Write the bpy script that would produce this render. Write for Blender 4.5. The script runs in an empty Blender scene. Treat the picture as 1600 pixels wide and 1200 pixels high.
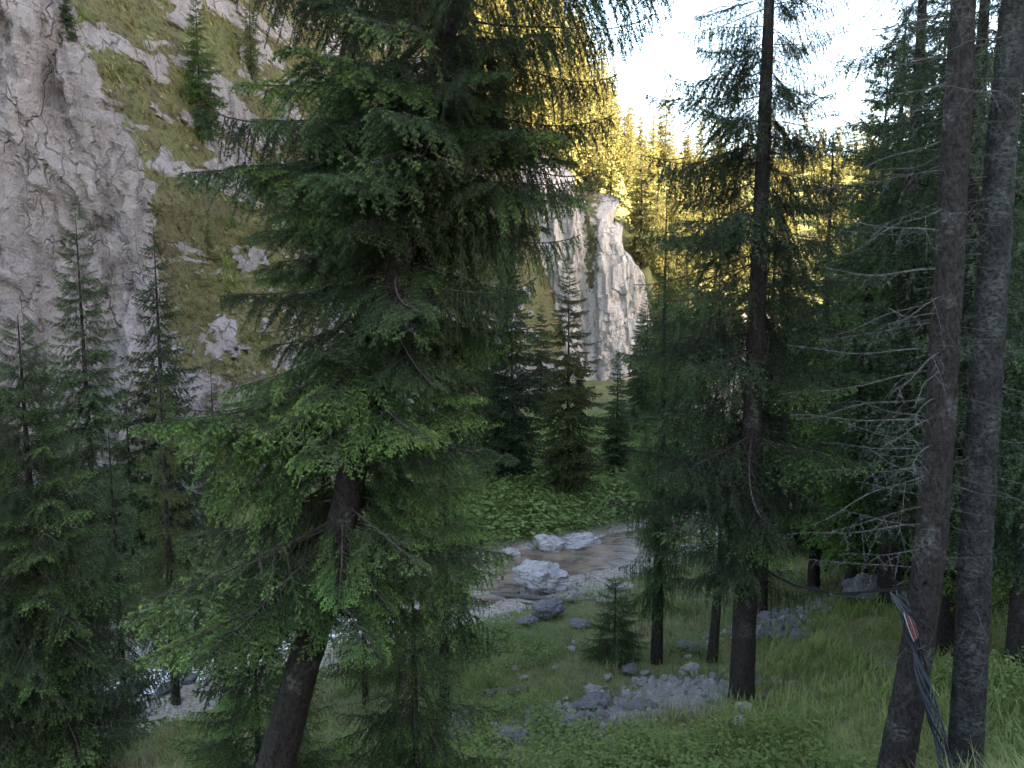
import bpy, bmesh, math, random
import numpy as np
from mathutils import Vector, Matrix, Euler
R = math.radians
rng = np.random.default_rng(7)
random.seed(7)
SC = bpy.context.scene
COL = SC.collection

# ------------------------------------------------------------------ camera
PITCH = R(6.5); FPX = 1230.0
cam_d = bpy.data.cameras.new('camera'); cam = bpy.data.objects.new('camera', cam_d); COL.objects.link(cam)
cam.location = (0, 0, 0); cam.rotation_euler = (R(90) - PITCH, 0, 0)
cam_d.sensor_fit = 'HORIZONTAL'; cam_d.sensor_width = 36; cam_d.lens = 36 * FPX / 1600
cam_d.clip_start = 0.05; cam_d.clip_end = 2000
SC.camera = cam
# ------------------------------------------------------------------ light
SUN_AZ, SUN_EL = R(128), R(17)          # azimuth clockwise from +Y
w = bpy.data.worlds.new('World'); SC.world = w; w.use_nodes = True
nt = w.node_tree; nt.nodes.clear()
out = nt.nodes.new('ShaderNodeOutputWorld'); bg = nt.nodes.new('ShaderNodeBackground'); sky = nt.nodes.new('ShaderNodeTexSky')
sky.sky_type = 'NISHITA'; sky.sun_disc = False; sky.sun_elevation = SUN_EL; sky.sun_rotation = SUN_AZ
sky.air_density = 1.0; sky.dust_density = 4.0; sky.ozone_density = 1.0; sky.altitude = 900
bg.inputs['Strength'].default_value = 0.085
nt.links.new(sky.outputs[0], bg.inputs[0]); nt.links.new(bg.outputs[0], out.inputs[0])
sl = bpy.data.lights.new('sun', 'SUN'); sl.energy = 5.0; sl.angle = R(0.6); sl.color = (1.0, 0.83, 0.60)
sun = bpy.data.objects.new('sun', sl); COL.objects.link(sun)
sdir = Vector((math.sin(SUN_AZ) * math.cos(SUN_EL), math.cos(SUN_AZ) * math.cos(SUN_EL), math.sin(SUN_EL)))
sun.rotation_euler = sdir.to_track_quat('Z', 'Y').to_euler(); sun.location = (0, 0, 60)
vs = SC.view_settings; vs.view_transform = 'Standard'; vs.look = 'None'; vs.gamma = 1.0; vs.use_curve_mapping = False
vs.exposure = 4.25
try:
    vs.use_white_balance = True; vs.white_balance_temperature = 7600; vs.white_balance_tint = 10
except Exception: pass
SC.render.engine = 'CYCLES'
cy = SC.cycles; cy.max_bounces = 4; cy.diffuse_bounces = 2; cy.glossy_bounces = 2; cy.transmission_bounces = 3; cy.transparent_max_bounces = 4
cy.use_denoising = True; cy.use_fast_gi = False; cy.use_adaptive_sampling = True; cy.adaptive_threshold = 0.04

# ------------------------------------------------------------------ helpers
def at(px, py, d):
    cx = (px - 800) / FPX; c = (600 - py) / FPX
    v = np.array([cx, math.cos(PITCH) + c * math.sin(PITCH), -math.sin(PITCH) + c * math.cos(PITCH)])
    return v * (d / v[1])
def to_px(p):
    p = np.asarray(p, float); dep = p[..., 1] * math.cos(PITCH) - p[..., 2] * math.sin(PITCH)
    up = p[..., 1] * math.sin(PITCH) + p[..., 2] * math.cos(PITCH)
    return 800 + FPX * p[..., 0] / dep, 600 - FPX * up / dep, dep
def _h(ix, iy, iz, s):
    n = (ix * 374761393 + iy * 668265263 + iz * 2147483647 + s * 974634777) & 0xffffffff
    n = ((n ^ (n >> 13)) * 1274126177) & 0xffffffff
    n = ((n ^ (n >> 16)) * 2246822519) & 0xffffffff
    return ((n ^ (n >> 15)) & 0xffff) / 32767.5 - 1.0
def noise(p, s=0):
    p = np.asarray(p, float); i = np.floor(p).astype(np.int64); f = p - i; f = f * f * f * (f * (f * 6 - 15) + 10)
    x, y, z = i[..., 0], i[..., 1], i[..., 2]; u, v, q = f[..., 0], f[..., 1], f[..., 2]
    def L(a, b, t): return a + (b - a) * t
    return L(L(L(_h(x, y, z, s), _h(x + 1, y, z, s), u), L(_h(x, y + 1, z, s), _h(x + 1, y + 1, z, s), u), v),
             L(L(_h(x, y, z + 1, s), _h(x + 1, y, z + 1, s), u), L(_h(x, y + 1, z + 1, s), _h(x + 1, y + 1, z + 1, s), u), v), q)
def fbm(p, o=4, s=0, g=0.5):
    r = 0; a = 1.0; p = np.asarray(p, float); t = 0
    for k in range(o): r = r + a * noise(p, s + k); t += a; a *= g; p = p * 2.03 + 11.7
    return r / t
def ridged(p, o=4, s=0):
    r = 0; a = 1.0; t = 0; p = np.asarray(p, float)
    for k in range(o): r = r + a * (1 - np.abs(noise(p, s + k)) * 1.6); t += a; a *= 0.5; p = p * 2.07 + 5.3
    return r / t
def sstep(a, b, x): t = np.clip((x - a) / (b - a), 0, 1); return t * t * (3 - 2 * t)
def P3(x, y, z): return np.stack(np.broadcast_arrays(np.asarray(x, float), y, z), -1)

def mesh_np(name, V, F, mats, mi=None, attrs=None, smooth=False):
    V = np.ascontiguousarray(V, np.float32); F = np.ascontiguousarray(F, np.int32); k = F.shape[1]
    me = bpy.data.meshes.new(name); me.vertices.add(len(V)); me.vertices.foreach_set('co', V.ravel())
    me.loops.add(F.size); me.loops.foreach_set('vertex_index', F.ravel())
    me.polygons.add(len(F)); me.polygons.foreach_set('loop_start', np.arange(0, F.size, k, dtype=np.int32))
    for m in mats: me.materials.append(m)
    if mi is not None: me.polygons.foreach_set('material_index', np.ascontiguousarray(mi, np.int32))
    me.polygons.foreach_set('use_smooth', np.full(len(F), smooth))
    for a, v in (attrs or {}).items():
        v = np.asarray(v, np.float32)
        if v.ndim == 1: me.attributes.new(a, 'FLOAT', 'POINT').data.foreach_set('value', v)
        else: me.attributes.new(a, 'FLOAT_VECTOR', 'POINT').data.foreach_set('vector', v.ravel())
    me.update(calc_edges=True)
    return me
def grid_faces(nu, nv):
    i = np.arange(nu * nv).reshape(nu, nv)
    return np.stack([i[:-1, :-1], i[1:, :-1], i[1:, 1:], i[:-1, 1:]], -1).reshape(-1, 4)
def obj(name, me, parent=None, loc=(0, 0, 0)):
    o = bpy.data.objects.new(name, me); COL.objects.link(o); o.location = loc
    if parent is not None: o.parent = parent
    return o
def tag(o, label=None, cat=None, group=None, kind=None):
    for k, v in (('label', label), ('category', cat), ('group', group), ('kind', kind)):
        if v: o[k] = v
    return o
def empty(name, loc): o = obj(name, None, None, loc); o.empty_display_size = 0.2; return o

# ------------------------------------------------------------------ materials
class N:
    def __init__(s, name):
        s.m = bpy.data.materials.new(name); s.m.use_nodes = True; s.t = s.m.node_tree; s.t.nodes.clear()
        s.o = s.n('OutputMaterial')
    def n(s, ty, **kw):
        nd = s.t.nodes.new('ShaderNode' + ty)
        for k, v in kw.items():
            if k[0] == '_': setattr(nd, k[1:], v)
            else:
                key = int(k[1:]) if k[0] == 'i' and k[1:].isdigit() else k.replace('__', ' ')
                if isinstance(v, bpy.types.NodeSocket): s.t.links.new(v, nd.inputs[key])
                else: nd.inputs[key].default_value = v
        return nd
    def ramp(s, f, *st):
        r = s.n('ValToRGB'); s.t.links.new(f, r.inputs[0]); e = r.color_ramp.elements
        while len(e) < len(st): e.new(0.5)
        for el, (p, c) in zip(e, st): el.position = p; el.color = (*c, 1) if len(c) == 3 else c
        return r.outputs[0]
    def g(s, f, a, b): return s.ramp(f, (a, (0, 0, 0)), (b, (1, 1, 1)))
    def mix(s, f, a, b, ty='MIX'):
        m = s.n('MixRGB', _blend_type=ty)
        for k, v in ((0, f), (1, a), (2, b)):
            if isinstance(v, bpy.types.NodeSocket): s.t.links.new(v, m.inputs[k])
            elif k == 0: m.inputs[0].default_value = v
            else: m.inputs[k].default_value = (*v, 1)
        return m.outputs[0]
    def math(s, op, a, b=0.0, clamp=False):
        m = s.n('Math', _operation=op, _use_clamp=clamp)
        for k, v in ((0, a), (1, b)):
            if isinstance(v, bpy.types.NodeSocket): s.t.links.new(v, m.inputs[k])
            else: m.inputs[k].default_value = v
        return m.outputs[0]
    def noise(s, scale, detail=5, rough=0.55, vec=None, dist=0.0):
        k = dict(Scale=scale, Detail=detail, Roughness=rough, Distortion=dist)
        if vec is not None: k['Vector'] = vec
        return s.n('TexNoise', **k).outputs['Fac']
    def pos(s, sc=None):
        v = s.n('NewGeometry').outputs['Position']
        if sc: v = s.n('Mapping', Vector=v, Scale=sc).outputs[0]
        return v
    def opos(s, sc=None):
        v = s.n('TexCoord').outputs['Object']
        if sc: v = s.n('Mapping', Vector=v, Scale=sc).outputs[0]
        return v
    def attr(s, a): return s.n('Attribute', _attribute_name=a).outputs['Fac']
    def bump(s, h, st=0.5, dist=0.05): return s.n('Bump', Height=h, Strength=st, Distance=dist).outputs[0]
    def done(s, sh): s.t.links.new(sh, s.o.inputs[0]); return s.m
    def principled(s, col, rough=0.8, bump=None, spec=0.3, **kw):
        k = dict(Roughness=rough); k['Base__Color'] = col if isinstance(col, bpy.types.NodeSocket) else (*col, 1)
        k['Specular__IOR__Level'] = spec; k.update(kw)
        if bump is not None: k['Normal'] = bump
        return s.done(s.n('BsdfPrincipled', **k).outputs[0])

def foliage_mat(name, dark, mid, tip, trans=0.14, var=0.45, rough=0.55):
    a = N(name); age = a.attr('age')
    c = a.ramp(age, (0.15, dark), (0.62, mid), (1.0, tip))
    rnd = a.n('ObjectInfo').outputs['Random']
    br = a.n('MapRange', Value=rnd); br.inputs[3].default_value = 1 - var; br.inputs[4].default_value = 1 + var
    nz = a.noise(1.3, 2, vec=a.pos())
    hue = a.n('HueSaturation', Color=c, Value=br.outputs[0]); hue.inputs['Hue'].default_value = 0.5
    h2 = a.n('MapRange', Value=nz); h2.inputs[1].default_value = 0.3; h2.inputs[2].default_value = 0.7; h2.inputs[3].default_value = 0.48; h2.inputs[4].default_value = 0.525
    a.t.links.new(h2.outputs[0], hue.inputs['Hue'])
    p = a.n('BsdfPrincipled', Base__Color=hue.outputs[0], Roughness=rough, Specular__IOR__Level=0.12)
    t = a.n('BsdfTranslucent', Color=hue.outputs[0])
    m = a.n('MixShader', i0=trans, i1=p.outputs[0], i2=t.outputs[0])
    return a.done(m.outputs[0])
M = {}
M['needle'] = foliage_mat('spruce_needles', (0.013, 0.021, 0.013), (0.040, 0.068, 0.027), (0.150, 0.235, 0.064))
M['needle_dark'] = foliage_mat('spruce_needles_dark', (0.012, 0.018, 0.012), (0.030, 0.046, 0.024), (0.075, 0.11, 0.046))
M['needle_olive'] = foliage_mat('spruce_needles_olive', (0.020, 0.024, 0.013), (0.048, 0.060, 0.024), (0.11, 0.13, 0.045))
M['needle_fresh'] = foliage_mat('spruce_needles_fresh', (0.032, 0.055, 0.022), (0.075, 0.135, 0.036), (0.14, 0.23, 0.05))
M['needle_sunlit'] = foliage_mat('spruce_needles_sunlit', (0.035, 0.042, 0.016), (0.10, 0.10, 0.038), (0.19, 0.165, 0.065), 0.3, 0.45)  # yellower, brighter needle copy with the golden sunlight put into its colour
def bark_mat(name, c0, c1, lich, amt):
    a = N(name); p = a.opos((1, 1, 0.6)); n1 = a.noise(34, 4, 0.7, p); n2 = a.noise(3.2, 4, 0.6, a.opos()); n3 = a.noise(24, 3, 0.65, a.opos((1, 1, 1.8)))
    c = a.mix(a.g(n1, 0.35, 0.68), c0, c1)
    lm = a.math('MULTIPLY', a.g(n2, 0.62 - amt, 0.72 - amt * 0.6), a.g(n3, 0.40, 0.66))
    c = a.mix(lm, c, lich)
    return a.principled(c, 0.9, a.bump(n1, 1.0, 0.035), 0.2)
M['bark'] = bark_mat('bark', (0.008, 0.0065, 0.006), (0.040, 0.032, 0.029), (0.10, 0.098, 0.095), 0.06)
M['bark_grey'] = bark_mat('bark_grey', (0.010, 0.0085, 0.008), (0.048, 0.041, 0.039), (0.125, 0.122, 0.118), 0.10)
M['bark_lichen'] = bark_mat('bark_lichen', (0.009, 0.009, 0.009), (0.040, 0.039, 0.038), (0.09, 0.094, 0.09), 0.22)
a = N('twig'); M['twig'] = a.principled(a.mix(a.g(a.noise(40, 3), .4, .6), (0.022, 0.017, 0.014), (0.065, 0.056, 0.050)), 0.9, None, 0.2)
a = N('dead_wood'); M['dead'] = a.principled(a.mix(a.g(a.noise(25, 3), .4, .62), (0.045, 0.04, 0.038), (0.125, 0.118, 0.115)), 0.9, None, 0.2)
a = N('lichen'); M['lichen'] = a.principled(a.mix(a.g(a.noise(9, 3), .4, .6), (0.06, 0.061, 0.058), (0.14, 0.142, 0.135)), 0.95, None, 0.1)
def rock_nodes(a, scale=1.0, pale=(0.205, 0.190, 0.199), mid=(0.125, 0.114, 0.118), dark=(0.045, 0.038, 0.035), v=None):
    p = v or a.pos()
    n1 = a.noise(0.55 * scale, 4, 0.62, p); n2 = a.noise(2.6 * scale, 5, 0.7, p); n3 = a.noise(11 * scale, 3, 0.7, p)
    st = a.noise(1.1 * scale, 4, 0.65, a.n('Mapping', Vector=p, Scale=(1, 1, 0.16)).outputs[0])
    c = a.mix(a.g(n1, 0.36, 0.62), mid, pale); c = a.mix(a.g(st, 0.50, 0.66), c, (mid[0] * .62, mid[1] * .60, mid[2] * .58))
    c = a.mix(a.g(n2, 0.57, 0.70), c, dark); c = a.mix(a.math('MULTIPLY', a.g(n3, 0.30, 0.75), 0.5), c, (pale[0] * 1.1, pale[1] * 1.1, pale[2] * 1.1))
    wp = a.n('VectorMath', _operation='ADD'); a.t.links.new(p, wp.inputs[0]); wn = a.n('TexNoise', Vector=p, Scale=1.4 * scale, Detail=2); wm = a.n('VectorMath', _operation='SCALE'); a.t.links.new(wn.outputs['Color'], wm.inputs[0]); wm.inputs['Scale'].default_value = 0.9 / scale; a.t.links.new(wm.outputs[0], wp.inputs[1])
    v1 = a.n('TexVoronoi', _feature='DISTANCE_TO_EDGE', Vector=a.n('Mapping', Vector=wp.outputs[0], Scale=(1, 1, 0.32)).outputs[0], Scale=0.95 * scale).outputs['Distance']
    cr = a.math('MULTIPLY', a.math('SUBTRACT', 1.0, a.g(v1, 0.0, 0.03)), a.g(n1, 0.38, 0.55))
    c = a.mix(a.math('MULTIPLY', cr, 0.5), c, (dark[0] * .5, dark[1] * .5, dark[2] * .5))
    h = a.math('SUBTRACT', a.math('ADD', a.math('MULTIPLY', n2, 1.0), a.math('MULTIPLY', n3, 0.5)), a.math('MULTIPLY', cr, 0.6))
    return c, h
def cliff_mat(name, **kw):
    a = N(name); c, h = rock_nodes(a, **kw)
    gm = a.math('ADD', a.attr('grass'), a.math('MULTIPLY', a.math('SUBTRACT', a.noise(2.2, 4, 0.7, a.pos()), 0.5), 1.5))
    gcol = a.mix(a.g(a.noise(0.35, 3, 0.6, a.pos()), .36, .64), (0.095, 0.082, 0.046), (0.10, 0.112, 0.044))
    gcol = a.mix(a.g(a.noise(4.0, 4, 0.75, a.pos()), .46, .64), gcol, (0.042, 0.032, 0.020))
    gk = a.g(gm, 0.42, 0.6); hg = a.mix(gk, h, a.noise(7.0, 4, 0.75, a.pos()))
    return a.principled(a.mix(gk, c, gcol), 0.92, a.bump(hg, 1.0, 0.25), 0.15)
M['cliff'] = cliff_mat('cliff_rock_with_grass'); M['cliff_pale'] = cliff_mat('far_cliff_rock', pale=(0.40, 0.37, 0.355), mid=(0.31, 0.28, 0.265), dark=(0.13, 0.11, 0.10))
a = N('boulder_rock'); c, h = rock_nodes(a, 2.6, (0.36, 0.345, 0.35), (0.25, 0.235, 0.24), (0.10, 0.092, 0.088), a.opos())
M['rock_pale'] = a.principled(c, 0.9, a.bump(h, 0.8, 0.05), 0.2)
a = N('boulder_rock_dark'); c, h = rock_nodes(a, 3.0, (0.19, 0.186, 0.20), (0.12, 0.116, 0.128), (0.045, 0.043, 0.04), a.opos())
M['rock_dark'] = a.principled(c, 0.9, a.bump(h, 0.8, 0.05), 0.2)
a = N('ground'); p = a.pos()
gr = a.mix(a.g(a.noise(0.5, 3, .6, p), .38, .62), (0.075, 0.10, 0.034), (0.13, 0.125, 0.06))
gr = a.mix(a.g(a.noise(6, 4, .7, p), .5, .72), gr, (0.07, 0.056, 0.036))
so = a.mix(a.g(a.noise(9, 3, .7, p), .4, .62), (0.19, 0.15, 0.115), (0.33, 0.30, 0.275))
gv = a.math('ADD', a.attr('gravel'), a.math('MULTIPLY', a.math('SUBTRACT', a.noise(1.8, 4, .65, p), 0.5), 0.9))
gr = a.mix(a.g(gv, .42, .58), gr, so)
M['ground'] = a.principled(gr, 0.95, a.bump(a.noise(14, 3, .7, p), 0.8, 0.06), 0.1)
a = N('stream_water'); p = a.pos()
wv = a.noise(3.0, 4, .6, a.n('Mapping', Vector=p, Scale=(1, 1.6, 1)).outputs[0], .8)
foam = a.math('MULTIPLY', a.g(a.noise(2.2, 5, .75, a.n('Mapping', Vector=p, Rotation=(0, 0, -.62), Scale=(.6, 2.4, 1)).outputs[0]), .40, .62), a.attr('foam'))
c = a.mix(a.g(a.noise(1.5, 4, .6, p), .4, .6), (0.075, 0.05, 0.032), (0.17, 0.12, 0.085)); c = a.mix(foam, c, (0.75, 0.76, 0.8))
M['water'] = a.principled(c, a.math('ADD', a.math('MULTIPLY', foam, .5), .07), a.bump(wv, 0.35, 0.08), 0.6)
def grass_mat(name, c0, c1, c2, tip):
    a = N(name); c = a.mix(a.g(a.noise(0.55, 4, .6, a.pos()), .4, .6), c0, c1)
    c = a.mix(a.g(a.attr('rnd'), .55, .95), c, c2)
    c = a.mix(a.math('MULTIPLY', a.attr('age'), 0.55), c, tip)
    p = a.n('BsdfPrincipled', Base__Color=c, Roughness=0.6, Specular__IOR__Level=0.2); t = a.n('BsdfTranslucent', Color=c)
    return a.done(a.n('MixShader', i0=0.3, i1=p.outputs[0], i2=t.outputs[0]).outputs[0])
M['grass'] = grass_mat('grass_blades', (0.095, 0.17, 0.045), (0.14, 0.21, 0.06), (0.20, 0.21, 0.08), (0.21, 0.24, 0.085))
M['dry'] = grass_mat('dry_grass_blades', (0.17, 0.175, 0.08), (0.20, 0.17, 0.09), (0.135, 0.105, 0.065), (0.26, 0.23, 0.13))
M['herb'] = grass_mat('herb_leaves', (0.075, 0.125, 0.036), (0.105, 0.16, 0.045), (0.14, 0.19, 0.055), (0.12, 0.17, 0.05))

# ------------------------------------------------------------------ terrain
CP = [at(*q) for q in [(850, 1150, 11.5), (800, 1050, 15), (850, 970, 19.3), (700, 1130, 12), (1160, 1100, 12), (1025, 1040, 15.5),
      (1190, 960, 18.5), (1115, 1035, 15.5), (960, 1032, 15.5), (1580, 1040, 12.5), (1420, 930, 15.5), (1290, 985, 14.5), (1300, 1100, 9.8),
      (1600, 1250, 5.0), (1430, 1300, 6.6), (1520, 1275, 6.7), (1050, 1190, 9.5), (275, 1102, 16.3), (300, 1165, 13.5), (100, 1230, 12.2)]]
CP += [np.array(q, float) for q in [(0, 0, -1.75), (-3, 0, -2.3), (3, 0, -1.2), (0, -6, 0.8), (8, -4, 2), (-8, -4, -2), (-2.2, 6.4, -4.9), (0, 6, -4.5), (-6, 6, -6),
      (4, 3, -2.3), (-3, 3, -3.4), (10, 6, -1.5), (-14, 6, -8.2), (-10, 11, -8.2), (-30, 5, -9.5), (-16, -8, -5), (-40, -20, -6), (0, -30, 6), (30, -30, 8),
      (0, 24.5, -8.4), (0, 32, -8.1), (2, 40, -7.8), (6, 60, -7.4), (20, 60, -6.5), (35, 60, -5), (52, 80, -3.0), (20, 90, -5.5), (62, 110, -2), (0, 90, -7), (-15, 30, -8.6),
      (-25, 20, -9.6), (-40, 60, -8), (12, 22, -7.4), (14, 16, -5.2), (12, 31, -8), (22, 30, -5.5), (22, 15, -3), (40, 30, -2), (60, 0, 2), (100, 60, 0), (120, 200, 0), (-60, 200, -5), (20, 200, -4), (160, -60, 4), (-90, -60, -8), (160, 250, 0), (-90, 250, -5), (-90, 60, -8)]]
CP = np.array(CP)
def _k(r2): return np.where(r2 > 1e-9, 0.5 * r2 * np.log(np.maximum(r2, 1e-9)), 0)
n_ = len(CP); A = np.zeros((n_ + 3, n_ + 3)); d2 = ((CP[:, None, :2] - CP[None, :, :2]) ** 2).sum(-1)
A[:n_, :n_] = _k(d2) + np.eye(n_) * 0.6; A[:n_, n_] = 1; A[:n_, n_ + 1:] = CP[:, :2]; A[n_:, :n_] = A[:n_, n_:].T
TPS = np.linalg.solve(A, np.concatenate([CP[:, 2], np.zeros(3)]))
STREAM = np.array([(-34, 9, -10.4), (-15.5, 15.8, -9.75), (-11, 17.3, -9.55), (-8.3, 18.5, -9.3), (-4.5, 21, -9.0), (-1.2, 23, -8.75), (1, 24.9, -8.68), (3.5, 25.8, -8.62), (7, 28, -8.5), (12, 31, -8.4), (15, 38, -8.2), (14, 50, -8), (18, 64, -7.7), (26, 80, -7)])
def stream_d(x, y):
    best = np.full(np.shape(x), 1e9); zz = np.zeros(np.shape(x))
    for a_, b_ in zip(STREAM[:-1], STREAM[1:]):
        e = b_ - a_; t = np.clip(((x - a_[0]) * e[0] + (y - a_[1]) * e[1]) / (e[0] ** 2 + e[1] ** 2), 0, 1)
        d = np.hypot(x - a_[0] - t * e[0], y - a_[1] - t * e[1]); m = d < best
        best = np.where(m, d, best); zz = np.where(m, a_[2] + t * e[2], zz)
    return best, zz
FCX = [-14, -6, 2, 4.3, 6.5, 8, 10.9, 12, 13.5]; FCZ = [15, 14, 12.2, 10.2, 8.2, 6.4, 3.8, 3.0, 1.5]
def H(x, y, detail=True):
    x = np.asarray(x, float); y = np.asarray(y, float); sh = np.broadcast(x, y).shape
    x, y = np.broadcast_arrays(x, y); xf, yf = x.ravel(), y.ravel(); z = np.zeros(len(xf))
    for i in range(0, len(xf), 20000):
        q = np.stack([xf[i:i + 20000], yf[i:i + 20000]], -1)
        z[i:i + 20000] = _k(((q[:, None] - CP[None, :, :2]) ** 2).sum(-1)) @ TPS[:n_] + TPS[n_] + q @ TPS[n_ + 1:]
    z = np.clip(z, -11, 12).reshape(sh)
    d, zs = stream_d(x, y); f = sstep(1.9, 4.6, d); z = (zs + 0.10) * (1 - f) + z * f
    z = z - 0.38 * (1 - sstep(0.7, 1.9, d / np.interp(x, [-5, -2], [.5, 1])))
    Rr = np.interp(y, [-200, -60, -20, 0, 15, 29, 50, 68, 88], [86, 82, 64, 45, 27, 18, 8, 3, 0]); z = z + Rr * sstep(12, 80, x) * (1 - 0.6 * sstep(90, 170, x))
    k = np.interp(x, [-60, -10, 8, 18, 27, 47, 80, 120], [.6, .6, .53, .49, .43, .41, .40, .36]); yy = np.maximum(y - 72, 0)
    z = z + k * np.minimum(yy, 62) + k * 0.4 * np.clip(yy - 62, 0, 60)
    cap = np.interp(x, FCX, FCZ); z = np.where(x < 14.5, z * 1 + (cap + 7.6) * sstep(67.5, 71.5, y) * (1 - sstep(12, 14.5, x)), z)
    if detail: z = z + 0.16 * fbm(P3(x * .55, y * .55, 0), 4, 3) + 0.05 * fbm(P3(x * 2.6, y * 2.6, 0), 3, 9)
    return z
def hit(px, py, d0=3, d1=120):
    ds = np.linspace(d0, d1, 1200); p = np.array([at(px, py, d) for d in ds]); h = H(p[:, 0], p[:, 1])
    i = np.argmax(p[:, 2] < h); return np.array([p[i, 0], p[i, 1], h[i]])
def gp(px, d): p = at(px, 600, d); return np.array([p[0], p[1], float(H(p[0], p[1]))])
def axis(*seg): return np.unique(np.round(np.concatenate([np.arange(a_, b_, s_) for a_, b_, s_ in seg]), 4))
gx = axis((-92, -40, 4), (-40, -18, 1), (-18, 18, .17), (18, 60, 1), (60, 162, 3.5)); gy = axis((-62, 0, 3), (0, 3, .5), (3, 33, .17), (33, 75, .8), (75, 252, 3))
GX, GY = np.meshgrid(gx, gy, indexing='ij'); GZ = H(GX, GY); sd, _ = stream_d(GX, GY)
gravel = 1 - sstep(1.6, 3.6, sd)
def blob(cx, cyy, r): return np.exp(-((GX - cx) ** 2 + (GY - cyy) ** 2) / r ** 2)
for px, py, r, am in [(1060, 1095, 1.0, .75), (940, 1120, .8, .6), (830, 1165, .9, .42), (1200, 975, 1.0, .6), (1130, 1140, .6, .45), (930, 925, 1.6, .8)]:
    q = hit(px, py); gravel = np.maximum(gravel, am * blob(q[0], q[1], r))
ground = obj('ground', mesh_np('ground', np.stack([GX, GY, GZ], -1).reshape(-1, 3), grid_faces(len(gx), len(gy)), [M['ground']], None, {'gravel': gravel.ravel()}, True))
tag(ground, 'grassy valley ground sloping down to the stream', kind='structure')
# stream water
def ribbon():
    pts = []
    for a_, b_ in zip(STREAM[:-1], STREAM[1:]):
        n = max(2, int(np.hypot(*(b_ - a_)[:2]) / .3)); pts += [a_ + (b_ - a_) * t for t in np.linspace(0, 1, n, endpoint=False)]
    pts = np.array(pts); ker = np.ones(9) / 9
    for k in range(3): pts[4:-4, k] = np.convolve(pts[:, k], ker, 'valid')
    t = np.gradient(pts, axis=0); nn = np.stack([-t[:, 1], t[:, 0], 0 * t[:, 0]], -1); nn /= np.linalg.norm(nn, axis=1)[:, None]
    us = np.linspace(-1.9, 1.9, 16); wf = np.interp(pts[:, 0], [-5, -2], [.5, 1]); V = pts[:, None] + nn[:, None] * us[None, :, None] * wf[:, None, None]; V[..., 2] += -0.05
    foam = np.clip(np.interp(V[..., 0], [-12, -9, -5, -3, 0], [.7, 1, 1, .4, .06]), 0, 1)
    V[..., 2] += 0.10 * foam * fbm(V * 1.8, 3, 5)
    return mesh_np('stream', V.reshape(-1, 3), grid_faces(len(pts), 16), [M['water']], None, {'foam': foam.ravel()}, True)
tag(obj('stream_water', ribbon()), 'shallow brown stream with white rapids', kind='structure')

# ---- left rock wall and grassy slope
wx = axis((-64, -34, .6), (-34, -3, .125), (-3, 8, .4)); wz = axis((-12, 26, .125), (26, 60, .8))
WX, WZ = np.meshgrid(wx, wz, indexing='ij')
jx = WX + 1.0 * fbm(P3(WX * .12, WZ * .16, 4), 3, 21)
zc = np.interp(jx, [-60, -30, -20, -17.2, -15.6, -13.6, -12.9, -9, -3, 4], [44, 34, 19, 11.5, 7.0, 1.5, -3, -4.5, -5, -5])
y0 = np.interp(WX, [-60, -30, -20, -12, -6, 0, 6], [20, 23.5, 26.5, 29.5, 36, 50, 69])
dz = WZ - zc; above = np.logaddexp(0, dz * 2.2) / 2.2
WY = y0 + 0.11 * (WZ + 9) + 1.0 * above
cliffm = 1 - sstep(-0.3, 1.4, dz)
oc = .02 + fbm(P3(WX * 1.05 + WZ * .25, WZ * .62, 1.5), 5, 31, .70); outc = sstep(0.10, 0.26, oc + .03 - .12 * sstep(-9, -3, WX) + .06 * sstep(2, -6, WZ)) * (1 - cliffm)
rk = np.maximum(cliffm, outc)
d1 = 2.2 * fbm(P3(WX * .20, WZ * .07, 0), 4, 41) + 1.1 * ridged(P3(WX * .55 + WZ * .10, WZ * .13, 7), 4, 51) + 0.75 * fbm(P3(WX * 1.2, WZ * .30, 3), 5, 61, .58) - 0.7 * ridged(P3(WX * .8 - WZ * .15, WZ * .22, 1), 2, 63) ** 6
led = 0.16 * np.abs(np.mod(WZ * .55 + 1.2 * fbm(P3(WX * .3, WZ * .3, 2), 3, 71), 1.0) - .3)
d2_ = 0.26 * fbm(P3(WX * 3.3, WZ * 1.5, 0), 3, 81, .7)
WY = WY - cliffm * (d1 + led + d2_) - outc * (0.10 + 0.6 * ridged(P3(WX * 1.4, WZ * .6, 2), 4, 91) + d2_) - (1 - rk) * (0.9 * fbm(P3(WX * .3, WZ * .3, 9), 4, 101) + .35 * fbm(P3(WX * 1.3, WZ * 2.2, 0), 4, 11, .6) + .5 * np.abs(np.mod(WZ * .8 + .8 * fbm(P3(WX * .4, WZ * .3, 5), 3, 72), 1.0) - .35))
dyz = np.gradient(WY, axis=1) / np.gradient(wz)[None]; ledge = sstep(0.75, 1.9, dyz) * cliffm * sstep(-.25, .2, fbm(P3(WX * .35, WZ * .35, 3), 3, 15))
grassm = np.clip((1 - rk) + ledge * 0.9, 0, 1)
WV = np.stack([WX, WY, WZ], -1)
wall = obj('cliff', mesh_np('cliff', WV.reshape(-1, 3), grid_faces(len(wx), len(wz))[:, ::-1], [M['cliff']], None, {'grass': grassm.ravel() * .9}, False))
tag(wall, 'pale limestone cliff beside a steep grassy slope', kind='structure')

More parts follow.
